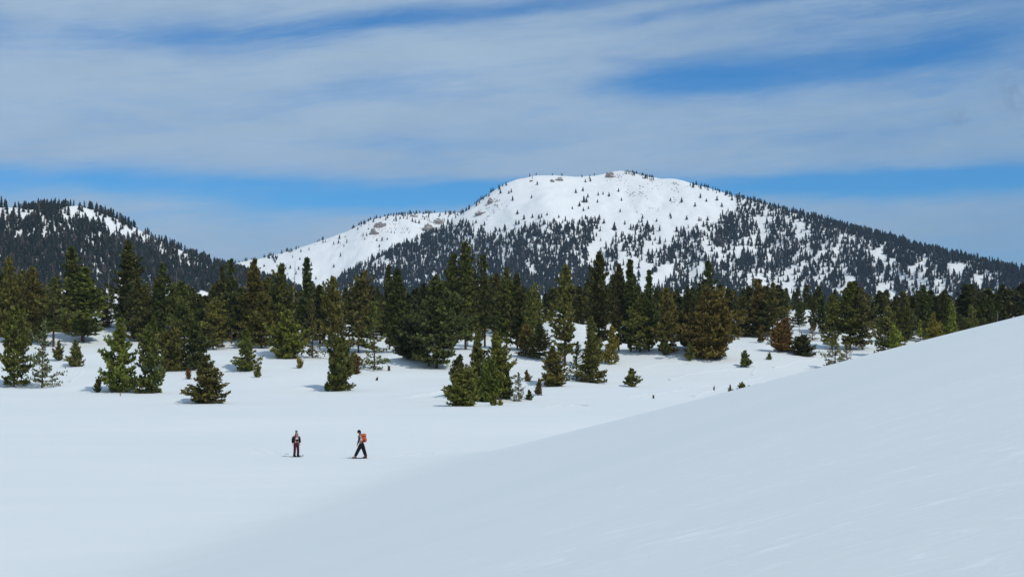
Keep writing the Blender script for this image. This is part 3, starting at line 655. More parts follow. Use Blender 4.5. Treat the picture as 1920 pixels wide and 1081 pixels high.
G1 = 'young pines standing at the forest edge'; G2 = 'tall conifers of the treeline'; G3 = 'small pines dotted over the snow slope'; G4 = 'pine clump in the middle of the slope'
TREES = [
 # left part
 (26, 725, 572, 66, 'full', 'green', 'dense green pine at the far left edge, its foot on the meadow', G1),
 (79, 727, 594, 62, 'open', 'grey', 'thin see-through pine with low spreading boughs right of the far left pine', G1),
 (110, 676, 641, 20, 'small', 'green', 'little green pine just right of the see-through pine', G3),
 (142, 687, 638, 33, 'young', 'green', 'small spiky pine alone on the snow tongue at the left', G3),
 (155, 641, 502, 72, 'tall', 'olive', 'mature pine with a bare foot trunk at the top of the left snow tongue', G2),
 (102, 604, 540, 34, 'full', 'rust', 'rusty brown dying pine between green ones at the left', G2),
 (197, 613, 568, 30, 'full', 'brown', 'brown tinged pine beside the top of the left snow tongue', G2),
 (134, 622, 463, 48, 'tall', 'dark', 'tall dark conifer left of the left snow tongue', G2),
 (239, 622, 453, 58, 'tall', 'dark', 'tallest conifer of the left half, rising over the wooded hill', G2),
 (258, 640, 520, 56, 'full', 'dark', 'dark conifer leaning against the foot of the tallest left conifer', G2),
 (224, 734, 600, 74, 'young', 'olive', 'large olive pine, left one of the pair on the meadow edge', G1),
 (277, 737, 611, 60, 'young', 'green', 'darker pine, right one of the pair on the meadow edge', G1),
 (289, 690, 592, 26, 'spire', 'green', 'slim pine rising just behind the right pine of the pair', G1),
 (184, 735, 712, 18, 'low', 'olive', 'low bush at the left foot of the large olive pine', G3),
 (327, 695, 620, 50, 'bush', 'olive', 'rounded pine right of the meadow edge pair', G1),
 (366, 692, 598, 60, 'young', 'dark', 'dark conical pine behind the lone bushy pine', G1),
 (389, 756, 672, 76, 'young', 'green', 'lone bushy pine standing forward on the open meadow', G1),
 (354, 711, 696, 11, 'low', 'rust', 'tiny rust coloured shrub left of the lone bushy pine', G3),
 (460, 695, 618, 48, 'young', 'olive', 'conical young pine with drooping side boughs on open snow', G1),
 (302, 644, 493, 38, 'tall', 'dark', 'tall narrow conifer above the meadow edge pair', G2),
 (434, 644, 486, 34, 'tall', 'dark', 'tall dark conifer right of the wooded hill foot', G2),
 (417, 648, 500, 30, 'spire', 'dark', 'slim conifer just left of the tall one at the hill foot', G2),
 (346, 655, 532, 60, 'full', 'green', 'broad green pine in the left wood', G2),
 (400, 655, 560, 60, 'full', 'olive', 'broad olive pine left of the bare grey tree', G2),
 (60, 640, 500, 60, 'full', 'green', 'full green pine behind the see-through pine', G2),
 (14, 640, 486, 56, 'full', 'green', 'full green pine touching the left picture edge, second row', G2),
 (100, 650, 520, 50, 'tall', 'green', 'green pine behind the rusty one', G2),
 # centre left
 (473, 644, 486, 42, 'tall', 'green', 'tall green conifer left of the pale snag', G2),
 (526, 644, 496, 54, 'full', 'green', 'full crowned tall pine touching the pale snag', G2),
 (577, 644, 484, 38, 'spire', 'dark', 'tall spire conifer right of the pale snag', G2),
 (490, 652, 548, 66, 'full', 'olive', 'olive pine with level boughs right of the bare grey tree', G2),
 (536, 671, 592, 64, 'bush', 'olive', 'round crowned pine at the snow edge, centre left', G1),
 (586, 671, 554, 52, 'open', 'green', 'airy tall pine beside the round crowned one', G1),
 (484, 707, 684, 14, 'small', 'olive', 'knee high pine beside the conical young pine', G3),
 (561, 690, 674, 16, 'low', 'yellow', 'sparse yellowish twiggy shrub on open snow, centre left', G3),
 (621, 650, 625, 20, 'small', 'grey', 'small grey green pine between the pale saplings', G3),
 (634, 733, 638, 54, 'bush', 'green', 'dense upright green pine standing forward, centre left', G1),
 (613, 733, 716, 12, 'small', 'olive', 'tiny pine at the left foot of the dense upright pine', G3),
 (664, 700, 664, 30, 'bush', 'brown', 'brownish bush just behind the dense upright pine', G1),
 (702, 692, 566, 60, 'open', 'olive', 'tall pine with wide bottom boughs right of the brown bush', G1),
 (672, 660, 514, 78, 'full', 'obrown', 'large bronze tinted pine in the centre left wood', G2),
 (745, 660, 505, 54, 'tall', 'dark', 'tall dark pine with a visible foot trunk, centre', G2),
 (730, 655, 498, 30, 'spire', 'dark', 'slim conifer pressed against the tall dark centre pine', G2),
 (819, 690, 522, 104, 'full', 'dark', 'huge dark pine with a red brown trunk, centre of the picture', G2),
 (776, 674, 608, 62, 'dome', 'deep', 'low nearly black pine left of the huge dark one', G2),
 (873, 655, 456, 54, 'tall', 'dark', 'tallest conifer of the centre, above the huge dark pine', G2),
 (849, 655, 474, 44, 'tall', 'green', 'tall ragged conifer just left of the tallest centre one', G2),
 (909, 650, 478, 42, 'tall', 'dark', 'tall dark conifer right of the tallest centre one', G2),
 (624, 648, 518, 50, 'full', 'olive', 'olive pine behind the pale saplings', G2),
 (600, 645, 535, 40, 'spire', 'dark', 'dark conifer just right of the tall spire, centre left', G2),
 (729, 695, 687, 6, 'low', 'rust', 'tiny brown twig tuft below the tall dark centre pine', G3),
 (707, 713, 708, 6, 'low', 'rust', 'smallest brown twig tuft on the snow, centre', G3),
 # clump
 (871, 761, 696, 60, 'bush', 'olive', 'front bushy pine of the middle clump', G4),
 (861, 742, 666, 44, 'young', 'dark', 'leftmost dark pine of the middle clump', G4),
 (894, 746, 628, 52, 'young', 'green', 'tall left pine of the middle clump', G4),
 (932, 749, 626, 64, 'full', 'olive', 'tallest and broadest pine of the middle clump', G4),
 (913, 753, 680, 48, 'bush', 'olive', 'olive pine in the heart of the middle clump', G4),
 (926, 760, 735, 15, 'small', 'olive', 'small pine at the front foot of the middle clump', G4),
 (938, 760, 748, 10, 'small', 'yellow', 'smallest yellowish pine at the front of the middle clump', G4),
 (951, 748, 696, 26, 'young', 'dark', 'narrow dark pine on the right side of the middle clump', G4),
 (973, 752, 698, 32, 'open', 'grey', 'open airy little pine right of the middle clump', G3),
 (992, 750, 732, 14, 'small', 'dark', 'knee high dark pine at the foot of the airy little one', G3),
 (988, 714, 694, 13, 'small', 'brown', 'little brown pine behind the airy one', G3),
 (1011, 741, 713, 16, 'small', 'obrown', 'little upright bronze pine left of the spreading pine', G3),
 (1036, 724, 650, 60, 'young', 'green', 'spreading green pine right of the middle clump', G1),
 (1059, 680, 498, 48, 'tall', 'green', 'tall pine standing before the snow mound, centre right', G2),
 (1081, 711, 640, 40, 'open', 'dark', 'dark crooked pine beside the large conical one', G1),
 (1111, 717, 622, 60, 'young', 'green', 'large conical pine with a thick foot trunk, centre right', G1),
 (1107, 692, 594, 34, 'spire', 'olive', 'slim olive pine right behind the large conical one', G1),
 (1147, 682, 612, 32, 'young', 'yellow', 'light green young pine right of the snow mound', G1),
 (985, 668, 610, 42, 'full', 'brown', 'brown pine low at the forest edge, centre right', G2),
 (1011, 672, 606, 50, 'full', 'obrown', 'bronze pine just left of the snow mound', G2),
 (1184, 725, 693, 29, 'small', 'obrown', 'round bronze little pine alone on open snow, centre right', G3),
 (1225, 747, 741, 4, 'low', 'rust', 'tiny twig poking out of open snow, centre right', G3),
 (1123, 655, 474, 50, 'tall', 'dark', 'tallest conifer right of the snow mound', G2),
 (1160, 658, 496, 38, 'tall', 'dark', 'tall dark conifer second right of the snow mound', G2),
 (1183, 658, 487, 38, 'spire', 'dark', 'pointed dark conifer third right of the snow mound', G2),
 (1217, 658, 507, 30, 'spire', 'dark', 'narrow dark conifer left of the bronze dome tree', G2),
 (950, 655, 502, 40, 'tall', 'green', 'tall green conifer left of the thin dead pole', G2),
 (970, 655, 511, 38, 'tall', 'dark', 'tall dark conifer right of the thin dead pole', G2),
 (998, 658, 536, 44, 'full', 'green', 'shorter green conifer between two tall groups, centre', G2),
 (1200, 660, 560, 66, 'full', 'olive', 'broad olive pine at the snow edge, centre right', G2),
 (1248, 663, 540, 54, 'full', 'green', 'green pine at the snow edge left of the bronze dome tree', G2),
 (1247, 666, 628, 15, 'small', 'olive', 'sapling pine before the snow edge wood', G3),
 # right
 (1332, 672, 554, 94, 'dome', 'brown', 'great bronze brown dome shaped pine on the right slope', G2),
 (1293, 676, 644, 18, 'small', 'olive', 'small light pine at the left foot of the bronze dome tree', G3),
 (1327, 655, 491, 46, 'tall', 'dark', 'tall dark conifer rising behind the bronze dome tree', G2),
 (1290, 655, 540, 44, 'full', 'dark', 'dark conifer left behind the bronze dome tree', G2),
 (1421, 630, 524, 52, 'full', 'brown', 'tall bronze pine right of the dome tree', G2),
 (1396, 631, 556, 50, 'full', 'obrown', 'shorter bronze pine between the dome tree and the tall bronze one', G2),
 (1449, 630, 530, 34, 'tall', 'green', 'green conifer touching the tall bronze pine', G2),
 (1427, 642, 612, 15, 'small', 'brown', 'small pine before the bronze pair', G3),
 (1471, 658, 602, 50, 'dome', 'brown', 'rounded red brown pine on the upper right snow', G1),
 (1508, 667, 630, 38, 'bush', 'dark', 'dark green bushy pine beside the rounded red brown one', G1),
 (1523, 638, 606, 26, 'open', 'brown', 'thin brownish pine on the right snow mound', G3),
 (1566, 692, 622, 48, 'open', 'green', 'open pine rising from behind the near slope edge', G1),
 (1588, 684, 640, 34, 'open', 'obrown', 'spreading boughed pine right beside the one at the slope edge', G1),
 (1560, 655, 552, 34, 'tall', 'green', 'tall green pine above the slope edge pine', G2),
 (1443, 674, 661, 10, 'small', 'olive', 'tiny pine on open snow below the rounded red brown one', G3),
 (1396, 688, 659, 23, 'small', 'green', 'little round pine alone on the right snow slope', G3),
 (1339, 732, 725, 4, 'low', 'rust', 'tiny twig on the lower right snow slope', G3),
 (1369, 741, 722, 9, 'small', 'obrown', 'slim seedling at the near slope edge', G3),
 (1391, 737, 721, 20, 'low', 'obrown', 'low bronze shrub half hidden by the near slope edge', G3),
 (1594, 655, 529, 46, 'tall', 'green', 'tall conifer on the right with a dense crown', G2),
 (1618, 655, 549, 56, 'full', 'obrown', 'broad bronze green pine right of the tall dense crowned one', G2),
 (1526, 620, 549, 20, 'spire', 'dark', 'thin pointed conifer above the right snow mound', G2),
 (1542, 625, 560, 26, 'spire', 'dark', 'second thin pointed conifer above the right snow mound', G2),
 (1499, 612, 566, 34, 'full', 'dark', 'dark bushy conifer behind the right snow mound', G2),
 (1678, 672, 606, 36, 'young', 'yellow', 'light green young pine at the near slope skyline', G1),
 (1665, 668, 574, 50, 'full', 'olive', 'olive pine behind the light green young one at the skyline', G2),
 (1751, 672, 588, 44, 'young', 'yellow', 'yellow green pine glowing at the near slope skyline', G1),
 (1725, 672, 600, 30, 'open', 'yellow', 'yellow green pine with pale boughs left of the glowing one', G1),
 (1784, 668, 568, 34, 'full', 'yellow', 'yellow green taller pine right of the glowing one', G1),
 (1822, 668, 574, 34, 'full', 'olive', 'olive pine at the foot of the tall dark right conifer', G1),
 (1697, 645, 547, 36, 'full', 'dark', 'dark conifer of the right wood, left group', G2),
 (1680, 645, 556, 28, 'spire', 'dark', 'slimmer dark conifer left of it in the right wood', G2),
 (1733, 640, 535, 32, 'tall', 'dark', 'tall dark conifer above the glowing yellow green pine', G2),
 (1769, 635, 546, 28, 'spire', 'dark', 'slim dark conifer right of the tall one in the right wood', G2),
 (1810, 630, 532, 42, 'tall', 'deep', 'tallest nearly black conifer of the right wood', G2),
 (1858, 615, 558, 32, 'full', 'dark', 'dark conifer at the right end of the wood', G2),
 (1839, 618, 563, 28, 'spire', 'dark', 'shorter conifer left of the right end one', G2),
 (1892, 608, 567, 22, 'full', 'deep', 'small black conifer by the right picture edge', G2),
 (1918, 600, 571, 20, 'full', 'obrown', 'bronze conifer cut by the right picture edge', G2),
]
for r_ in TREES:
    tree_px(*r_[:7], group=r_[7], var=1 if r_[0] in (1059, 1123, 819, 1200) else None)

# the packed wood behind: one tree after another along the treeline
TOPX = [-60, 0, 60, 110, 160, 200, 240, 300, 350, 400, 435, 480, 520, 575, 610, 660, 735, 790, 850, 912, 960, 1000, 1060, 1120, 1185, 1240, 1300, 1360, 1420, 1480, 1520, 1590, 1650, 1740, 1810, 1860, 1920, 1990]
TOPY = [490, 494, 492, 500, 510, 515, 500, 515, 532, 520, 508, 512, 515, 510, 525, 528, 515, 528, 510, 500, 518, 552, 528, 510, 508, 530, 540, 560, 545, 572, 575, 562, 572, 560, 556, 570, 578, 578]
rf = random.Random(77)
LAND = [(26, 'pine at the far left edge'), (79, 'thin see-through pine'), (134, 'tall conifer by the snow tongue'), (165, 'mature pine on the snow tongue'), (239, 'tallest left conifer'),
        (302, 'tall conifer above the meadow pair'), (350, 'broad left wood pine'), (400, 'olive pine by the grey tree'), (434, 'tall conifer at the hill foot'), (490, 'olive pine with level boughs'),
        (550, 'pale standing snag'), (577, 'tall spire conifer'), (632, 'pale leafless saplings'), (672, 'large bronze tinted pine'), (745, 'tall dark centre pine'), (819, 'huge dark pine'), (873, 'tallest centre conifer'), (909, 'second tallest centre conifer'),
        (960, 'thin dead pole'), (998, 'short centre conifer'), (1059, 'tall pine before the snow mound'), (1123, 'tallest conifer past the mound'), (1170, 'two tall dark conifers'), (1217, 'narrow conifer by the dome tree'), (1260, 'broad snow edge pines'),
        (1332, 'great bronze dome tree'), (1421, 'tall bronze pine'), (1471, 'rounded red brown pine'), (1515, 'right snow mound'), (1560, 'pine at the slope edge'), (1594, 'tall dense right conifer'), (1618, 'broad bronze right pine'),
        (1672, 'light green young skyline pine'), (1740, 'glowing yellow green pine'), (1810, 'tallest conifer of the right wood'), (1860, 'dark conifer ending the right wood'), (1915, 'bronze conifer at the right edge')]
k = 0; SEEN = {}
for row, (step, yb, dy) in enumerate(((26, 352, 9), (25, 382, 12), (38, 340, 6))):
    px = -50 + row * 9
    while px < 1975:
        y = yb + rf.uniform(-dy, dy); u, _ = ray(px, 560)
        tongue = 165 < px < 232 and y < 405
        opening = (1470 < px < 1550 and y < 380) or (1005 < px < 1155 and y < 350) or (575 < px < 665 and row == 0) or (1125 < px < 1660 and row == 0)
        if row == 2: opening = opening or 1125 < px < 1700
        if not (tongue or opening):
            x = u * y; z = gz(x, y)
            top = float(np.interp(px, TOPX, TOPY)) + rf.uniform(4, 46) 
            low_ = row == 2
            if low_: top = float(np.interp(px, [0, 1300, 1920], [585, 600, 600])) + rf.uniform(-18, 12)
            _, v = ray(px, top); h = max(4, EYE + v * y - z)
            kd = 'full' if row == 2 else rf.choice(['full', 'tall', 'spire', 'full', 'tall']); col = rf.choice(['dark', 'green', 'green', 'olive', 'deep', 'dark', 'obrown'] if px < 1650 else ['dark', 'green', 'dark', 'deep', 'olive'])
            zone = 'left' if px < 480 else ('centre left' if px < 860 else ('centre right' if px < 1280 else 'right'))
            nice = {'dark': 'dark green', 'green': 'green', 'olive': 'olive green', 'deep': 'nearly black', 'obrown': 'bronze tinted'}[col]
            shp = 'low broad' if row == 2 else {'full': 'full crowned', 'tall': 'tall', 'spire': 'slim pointed'}[kd]
            lp, ln = min(LAND, key=lambda q: abs(q[0] - px)); sd2 = 'right behind' if abs(lp - px) < 9 else ('just left of' if px < lp else 'just right of')
            lab = f"{shp} {nice} {'pine' if row == 2 else 'conifer'} {sd2} the {ln}"
            while lab in SEEN: lab = ('inner ' if not lab.startswith('inner') else 'farther ') + lab
            SEEN[lab] = 1
            place_tree(x, y, z - .05, h, h * (rf.uniform(.62, .85) if row == 2 else rf.uniform(.30, .45)), kd, col, lab, 'pine tree', f'conifers packed in the deep wood behind, {zone}'); k += 1
        px += step * rf.uniform(.75, 1.25)
print('packed trees', k, 'listed', len(TREES))
def deep_wood():
    rg = np.random.default_rng(88); pr = []
    for i in range(4):
        c, t, N = conifer(900 + i, 15., 3.2, .05, conic, 1.15, 5, -6, 48, 1.5, 2, 1.05, lean=.01, irr=.4)
        v = np.empty(len(c.vertices) * 3, np.float32); c.vertices.foreach_get('co', v); pr.append(v.reshape(-1, 3)); bpy.data.meshes.remove(c); bpy.data.meshes.remove(t)
    Vs = []
    for yb, n in ((408, 62), (440, 60), (485, 54)):
        for i in range(n):
            px_ = -90 + 2120 * (i + rg.random()) / n; y = yb + rg.uniform(-14, 14); u, _ = ray(px_, 600); x = u * y; z = gz(x, y)
            _, v = ray(px_, float(np.interp(px_, TOPX, TOPY)) + rg.uniform(14, 60)); h = max(6, EYE + v * y - z)
            P = pr[rg.integers(4)]; a = rg.random() * 6.28; ca, sa = math.cos(a), math.sin(a); w_ = h / 15. * rg.uniform(.9, 1.4)
            Vs.append(np.stack([(P[:, 0] * ca - P[:, 1] * sa) * w_ + x, (P[:, 0] * sa + P[:, 1] * ca) * w_ + y, P[:, 2] * h / 15. + z], -1))
    for yb, n in ((344, 66), (362, 66), (384, 60)):
        for i in range(n):
            px_ = -90 + 2120 * (i + rg.random()) / n; y = yb + rg.uniform(-7, 7)
            if 150 < px_ < 240 and y < 415: continue
            if (1465 < px_ < 1555 and y < 384) or (1005 < px_ < 1160 and y < 352) or (575 < px_ < 665 and y < 352): continue
            u, _ = ray(px_, 600); x = u * y; z = gz(x, y); h = rg.uniform(4.5, 8.5)
            P = pr[rg.integers(4)]; a = rg.random() * 6.28; ca, sa = math.cos(a), math.sin(a); w_ = h / 15. * rg.uniform(1.4, 1.9)
            Vs.append(np.stack([(P[:, 0] * ca - P[:, 1] * sa) * w_ + x, (P[:, 0] * sa + P[:, 1] * ca) * w_ + y, P[:, 2] * h / 15. + z], -1))
    V = np.vstack(Vs); me = mesh_np('deep_wood', V, np.arange(len(V)).reshape(-1, 4), (M_LEAF,))
    o = tag(link(bpy.data.objects.new('deep_wood', me)), 'dark depth of the conifer wood behind the treeline', None, None, 'stuff'); o.color = (.085, .088, .024, 1); print('deep', len(V) // 4)
deep_wood()

# ------------------------------------------------------------------ bare and dead trees
def bare_tree(seed, H, Rm, up, n, mat, name, clear=.15, twig=True):
    rg = random.Random(seed); W = Geo(); B = Geo()
    W.tube([(0, 0, -.3), (.05, 0, H * .5), (.02 * H, .01 * H, H)], [.007 * H + .04, .005 * H + .025, .012], 6)
    for i in range(n):
        t = clear + (1 - clear) * (i + rg.random()) / n; a = rg.random() * 6.28; L = Rm * (1 - t) ** .7 * rg.uniform(.5, 1.1) + .1; e = R(up + rg.uniform(-12, 12))
        d = Vector((math.cos(a) * math.cos(e), math.sin(a) * math.cos(e), math.sin(e))); c = Vector((.02 * H * t * t, 0, t * H)); tip = c + d * L + Vector((0, 0, .1 * L))
        B.tube([c, c + d * L * .5, tip], [.05, .035, .014], 3)
        if twig:
            for _ in range(4):
                q = rg.uniform(.3, .9); s_ = c + d * L * q; dd = (d + Vector((rg.uniform(-1, 1), rg.uniform(-1, 1), rg.uniform(-.1, .8)))).normalized()
                B.tube([s_, s_ + dd * L * .3], [.025, .010], 3)
    return W.mesh('trunk', mat), B.mesh('branch', mat)
def put_bare(px, base, top, wpx, up, n, mat, name, label, cat, seed, group=None, ydist=None, clear=.15):
    if ydist is None: x, y, z = on_ground(px, base)
    else:
        u, v = ray(px, base); y = ydist; x = u * y; z = gz(x, y)
    u, v = ray(px, top); h = EYE + v * y - z
    tr, br = bare_tree(seed, h, wpx * y / F / 2, up, n, mat, name, clear)
    e = empty(name, (x, y, z)); tag(e, label, cat, group); link(bpy.data.objects.new('trunk', tr), e)
    b = link(bpy.data.objects.new('branches', br), e); b['kind'] = 'stuff'
put_bare(447, 612, 536, 30, 25, 60, M_DEAD, 'dead_tree', 'bare grey bushy tree left of the olive pine with level boughs', 'dead tree', 3)
put_bare(550, 640, 490, 26, -25, 44, M_DEAD, 'dead_tree', 'pale standing snag with drooping bare branches among dark pines', 'dead tree', 4, None, 338, .35)
put_bare(494, 640, 520, 12, -10, 24, M_DEAD, 'dead_tree', 'thin pale snag tip left of the pale standing snag', 'dead tree', 5, None, 345, .4)
put_bare(329, 620, 503, 14, 20, 50, M_DEAD, 'dead_tree', 'pale bare tree top in front of the wooded hill foot', 'dead tree', 6, None, 360, .4)
put_bare(202, 600, 505, 12, 5, 24, M_DEAD, 'dead_tree', 'thin pale dead tree below the wooded hill, left', 'dead tree', 16, None, 372, .4)
put_bare(960, 640, 500, 4, 5, 5, M_DEAD, 'dead_tree', 'thin bare dead pole above the centre conifers', 'dead tree', 7, None, 338, .6)
put_bare(877, 660, 545, 22, 12, 60, M_DEAD, 'dead_tree', 'greyish brown bare tree right of the huge dark pine', 'dead tree', 8, None, 318, .1)
put_bare(1790, 640, 574, 10, 10, 26, M_DEAD, 'dead_tree', 'pale thin dead stem in the right wood', 'dead tree', 9, None, 322, .2)
put_bare(1870, 630, 584, 10, 10, 26, M_DEAD, 'dead_tree', 'pale dead stem near the right end of the wood', 'dead tree', 10, None, 322, .2)
put_bare(619, 650, 601, 15, 35, 24, M_SAP, 'bare_sapling', 'left one of two pale leafless saplings at the wood edge', 'sapling', 11, 'pale leafless saplings', None, .45)
put_bare(646, 650, 600, 14, 38, 20, M_SAP, 'bare_sapling', 'right one of two pale leafless saplings at the wood edge', 'sapling', 12, 'pale leafless saplings', None, .5)
put_bare(1499, 628, 605, 8, 30, 14, M_DEAD, 'bare_sapling', 'tiny leafless sapling on the right snow mound', 'sapling', 13, None, None, .2)
put_bare(226, 743, 736, 5, 40, 8, M_SAP, 'bare_twig', 'dry twig poking out of the snow below the meadow edge pair', 'twig', 14, None, None, .2)

# ------------------------------------------------------------------ lone trees high on the mountain
LONE8 = [(150, 150), (120, 225), (360, 290), (400, 280), (430, 252), (440, 250), (385, 195), (420, 190), (435, 135), (465, 130), (460, 222), (520, 212), (540, 210), (580, 222), (640, 190), (665, 243), (515, 255),
         (650, 315), (555, 375), (425, 306), (455, 294), (610, 420), (622, 418), (680, 378), (790, 352), (780, 395), (870, 374), (950, 357), (945, 338), (1050, 358), (1100, 280), (1120, 372), (1140, 366), (1175, 360),
         (950, 246), (1015, 256), (1135, 226), (1170, 246), (1085, 165), (1255, 282), (1235, 242), (1270, 388), (1320, 242), (75, 356), (125, 352), (155, 350), (180, 388), (185, 340), (205, 335), (275, 350), (310, 378), (20, 385), (35, 385)]
LONE7 = [(1705, 215), (1755, 218), (1780, 208), (1780, 262), (1820, 345), (1865, 382), (1805, 415), (1818, 412), (1735, 445), (1690, 460), (1702, 460), (1600, 424), (1555, 403), (1590, 446)]
def lone_mesh(seed):
    V, Fc, Mi = small_tree(np.random.default_rng(seed), 5, 8, .1, 1.7); W = Geo(); W.tube([(0, 0, -.1), (0, 0, .3)], [.03, .02], 5)
    return mesh_np('crown', V, Fc, (M_FAR, M_LADEN), Mi), W.mesh('trunk', M_BARK)
LM = [lone_mesh(60 + i) for i in range(4)]
rl = random.Random(9)
for i, (a, b) in enumerate([(960 + p[0] * .3125, 300 + p[1] * .3125) for p in LONE8] + [(440 + p[0] * .2917, 300 + p[1] * .2917) for p in LONE7]):
    x, y, z = main.at(a, b); big = (a > 1296 and a < 1302) or i in (4, 5, 21, 22)
    h = rl.uniform(6.5, 10.5) * (1.6 if big else 1)
    e = empty('mountain_tree', (x, y, z - .3), rl.random() * 6, (h, h, h))
    if a < 1000: lab = 'tiny dark tree alone on the left shoulder snowfield of the mountain'
    elif a < 1150: lab = 'tiny dark tree alone on the snowfield below the left summit'
    elif a < 1290: lab = 'tiny dark tree alone on the snowfield below the main summit'
    else: lab = 'tiny dark tree alone on the snow right of the summit near the skyline'
    tag(e, lab, 'tree', 'lone trees dotted over the upper snowfield')
    m_ = LM[i % 4]; link(bpy.data.objects.new('crown', m_[0]), e); link(bpy.data.objects.new('trunk', m_[1]), e)

# ------------------------------------------------------------------ old tracks in the snow
def track(pts, wdt, hgt, seed, ylo=104.0):
    rg = random.Random(seed); P = []
    for (a, b), (c, d) in zip(pts[:-1], pts[1:]):
        n = max(2, int(math.hypot(c - a, d - b) / 2))
        for i in range(n):
            q = i / n; P.append((a + (c - a) * q, b + (d - b) * q + math.sin((a + (c - a) * q) * .16 + seed) * 1.1))
    W = [on_ground(a, b, ylo) for a, b in P]; V = []; Fc = []
    for i, p in enumerate(W):
        q = W[min(i + 1, len(W) - 1)]; o = W[max(i - 1, 0)]; dx, dy = q[0] - o[0], q[1] - o[1]; L = math.hypot(dx, dy) or 1; nx, ny = -dy / L, dx / L
        k = rg.uniform(.3, 1.2)
        for s_, hh in ((-1, -.03), (-.55, hgt * k), (0, -.0 + .012), (.55, hgt * k), (1, -.03)):
            X = p[0] + nx * s_ * wdt; Y = p[1] + ny * s_ * wdt; V.append((X, Y, gz(X, Y) + hh))
    for i in range(len(W) - 1):
        for j in range(4): Fc.append((i * 5 + j, i * 5 + j + 1, i * 5 + 6 + j, i * 5 + 5 + j))
    return V, Fc
TR = [((1255, 712), (1300, 700), (1345, 694), (1400, 690)), ((1300, 742), (1345, 728), (1390, 716), (1430, 705)), ((1330, 745), (1400, 725), (1450, 712), (1500, 700), (1545, 690)),
      ((1410, 702), (1418, 690), (1408, 682), (1420, 676)), ((1350, 735), (1400, 728), (1440, 716), (1480, 706), (1530, 694)), ((1450, 690), (1490, 678), (1530, 672)),
      ((1180, 742), (1230, 738), (1280, 730), (1330, 722)), ((1010, 764), (1060, 758), (1100, 760)), ((1200, 688), (1250, 680), (1290, 682)), ((130, 716), (142, 706), (150, 700), (156, 690)), ((760, 745), (800, 738), (850, 730))]
for i, p in enumerate(TR):
    V, Fc = track(p, .36, .10, i)
    o = link(bpy.data.objects.new('snow_track', mesh_np('snow_track', V, Fc, (M_SNOW,), smooth=True)))
    o['kind'] = 'structure'; o['label'] = 'faint old track pressed into the snow slope'

for i, p in enumerate([((470, 846), (500, 850), (530, 856), (548, 857.5)), ((692, 862), (740, 858), (790, 855), (850, 851)), ((470, 842), (505, 845), (540, 852))]):
    V, Fc = track(p, .16, .035, 40 + i, 95.0)
    o = link(bpy.data.objects.new('ski_track', mesh_np('ski_track', V, Fc, (M_SNOW,), smooth=True)))
    o['kind'] = 'structure'; o['label'] = 'shallow ski track left by the two walkers'

# ------------------------------------------------------------------ people
def cloth(name, c, rough=.85): return plain(name, c, tuple(x * .7 for x in c), 25, rough, .15)
C_SKIN = cloth('skin', (.55, .36, .27), .6); C_BLACK = cloth('black_cloth', (.012, .012, .016)); C_NAVY = cloth('dark_sleeve_cloth', (.03, .032, .045)); C_MAROON = cloth('maroon_trousers', (.085, .018, .028))
C_WINE = cloth('wine_lining', (.16, .025, .05)); C_WHITE = cloth('white_shirt', (.66, .62, .60)); C_PINK = cloth('pink_shirt', (.42, .15, .17)); C_GREY = cloth('grey_wool', (.13, .14, .16)); C_GREYM = cloth('grey_waist_cloth', (.10, .10, .12))
C_ORANGE = cloth('orange_pack', (.64, .12, .05)); C_BROWN = cloth('brown_boot', (.085, .028, .02)); C_HAIR = cloth('dark_hair', (.035, .022, .016)); C_SKI = cloth('ski_top', (.10, .11, .12), .4); C_GREEN = cloth('green_ski', (.20, .42, .05), .4); C_RED = cloth('dark_red_strap', (.25, .03, .03)); C_LIGHT = cloth('light_grey_sleeve', (.50, .49, .50)); C_EYE = cloth('eye', (.01, .01, .01), .3)
def skin_obj(name, J, E, mat, parent, sub=1):
    names = list(J); me = bpy.data.meshes.new(name)
    me.from_pydata([J[n][0] for n in names], [(names.index(a), names.index(b)) for a, b in E], [])
    o = link(bpy.data.objects.new(name, me), parent)
    m = o.modifiers.new('skin', 'SKIN'); m.use_smooth_shade = True
    for i, n in enumerate(names):
        r = J[n][1]; r = r if isinstance(r, tuple) else (r, r)
        me.skin_vertices[0].data[i].radius = r; me.skin_vertices[0].data[i].use_root = (i == 0)
    s = o.modifiers.new('sub', 'SUBSURF'); s.levels = sub; s.render_levels = sub
    me.materials.append(mat); return o
def ball(name, c, r, mat, parent, seg=14):
    V = []; Fc = []; n = seg; m = seg // 2
    for i in range(m + 1):
        for j in range(n):
            t = math.pi * i / m; p = 6.28318 * j / n; V.append((c[0] + r[0] * math.sin(t) * math.cos(p), c[1] + r[1] * math.sin(t) * math.sin(p), c[2] + r[2] * math.cos(t)))
    for i in range(m):
        for j in range(n): Fc.append((i * n + j, (i + 1) * n + j, (i + 1) * n + (j + 1) % n, i * n + (j + 1) % n))
    return link(bpy.data.objects.new(name, mesh_np(name, V, Fc, (mat,), smooth=True)), parent)
def boxy(name, prof, mat, parent, bev=.02):
    """prof: list of (z, x0, x1, halfwidth_y) sections joined upward"""
    import bmesh
    bm = bmesh.new(); rows = []
    for (z, x0, x1, hy) in prof: rows.append([bm.verts.new(p) for p in ((x0, -hy, z), (x1, -hy, z), (x1, hy, z), (x0, hy, z))])
    for a, b in zip(rows[:-1], rows[1:]):
        for i in range(4): bm.faces.new((a[i], a[(i + 1) % 4], b[(i + 1) % 4], b[i]))
    bm.faces.new(rows[0][::-1]); bm.faces.new(rows[-1])
    bmesh.ops.recalc_face_normals(bm, faces=bm.faces)
    me = bpy.data.meshes.new(name); bm.to_mesh(me); bm.free(); me.materials.append(mat)
    o = link(bpy.data.objects.new(name, me), parent); b = o.modifiers.new('bevel', 'BEVEL'); b.width = bev; b.segments = 3
    return o
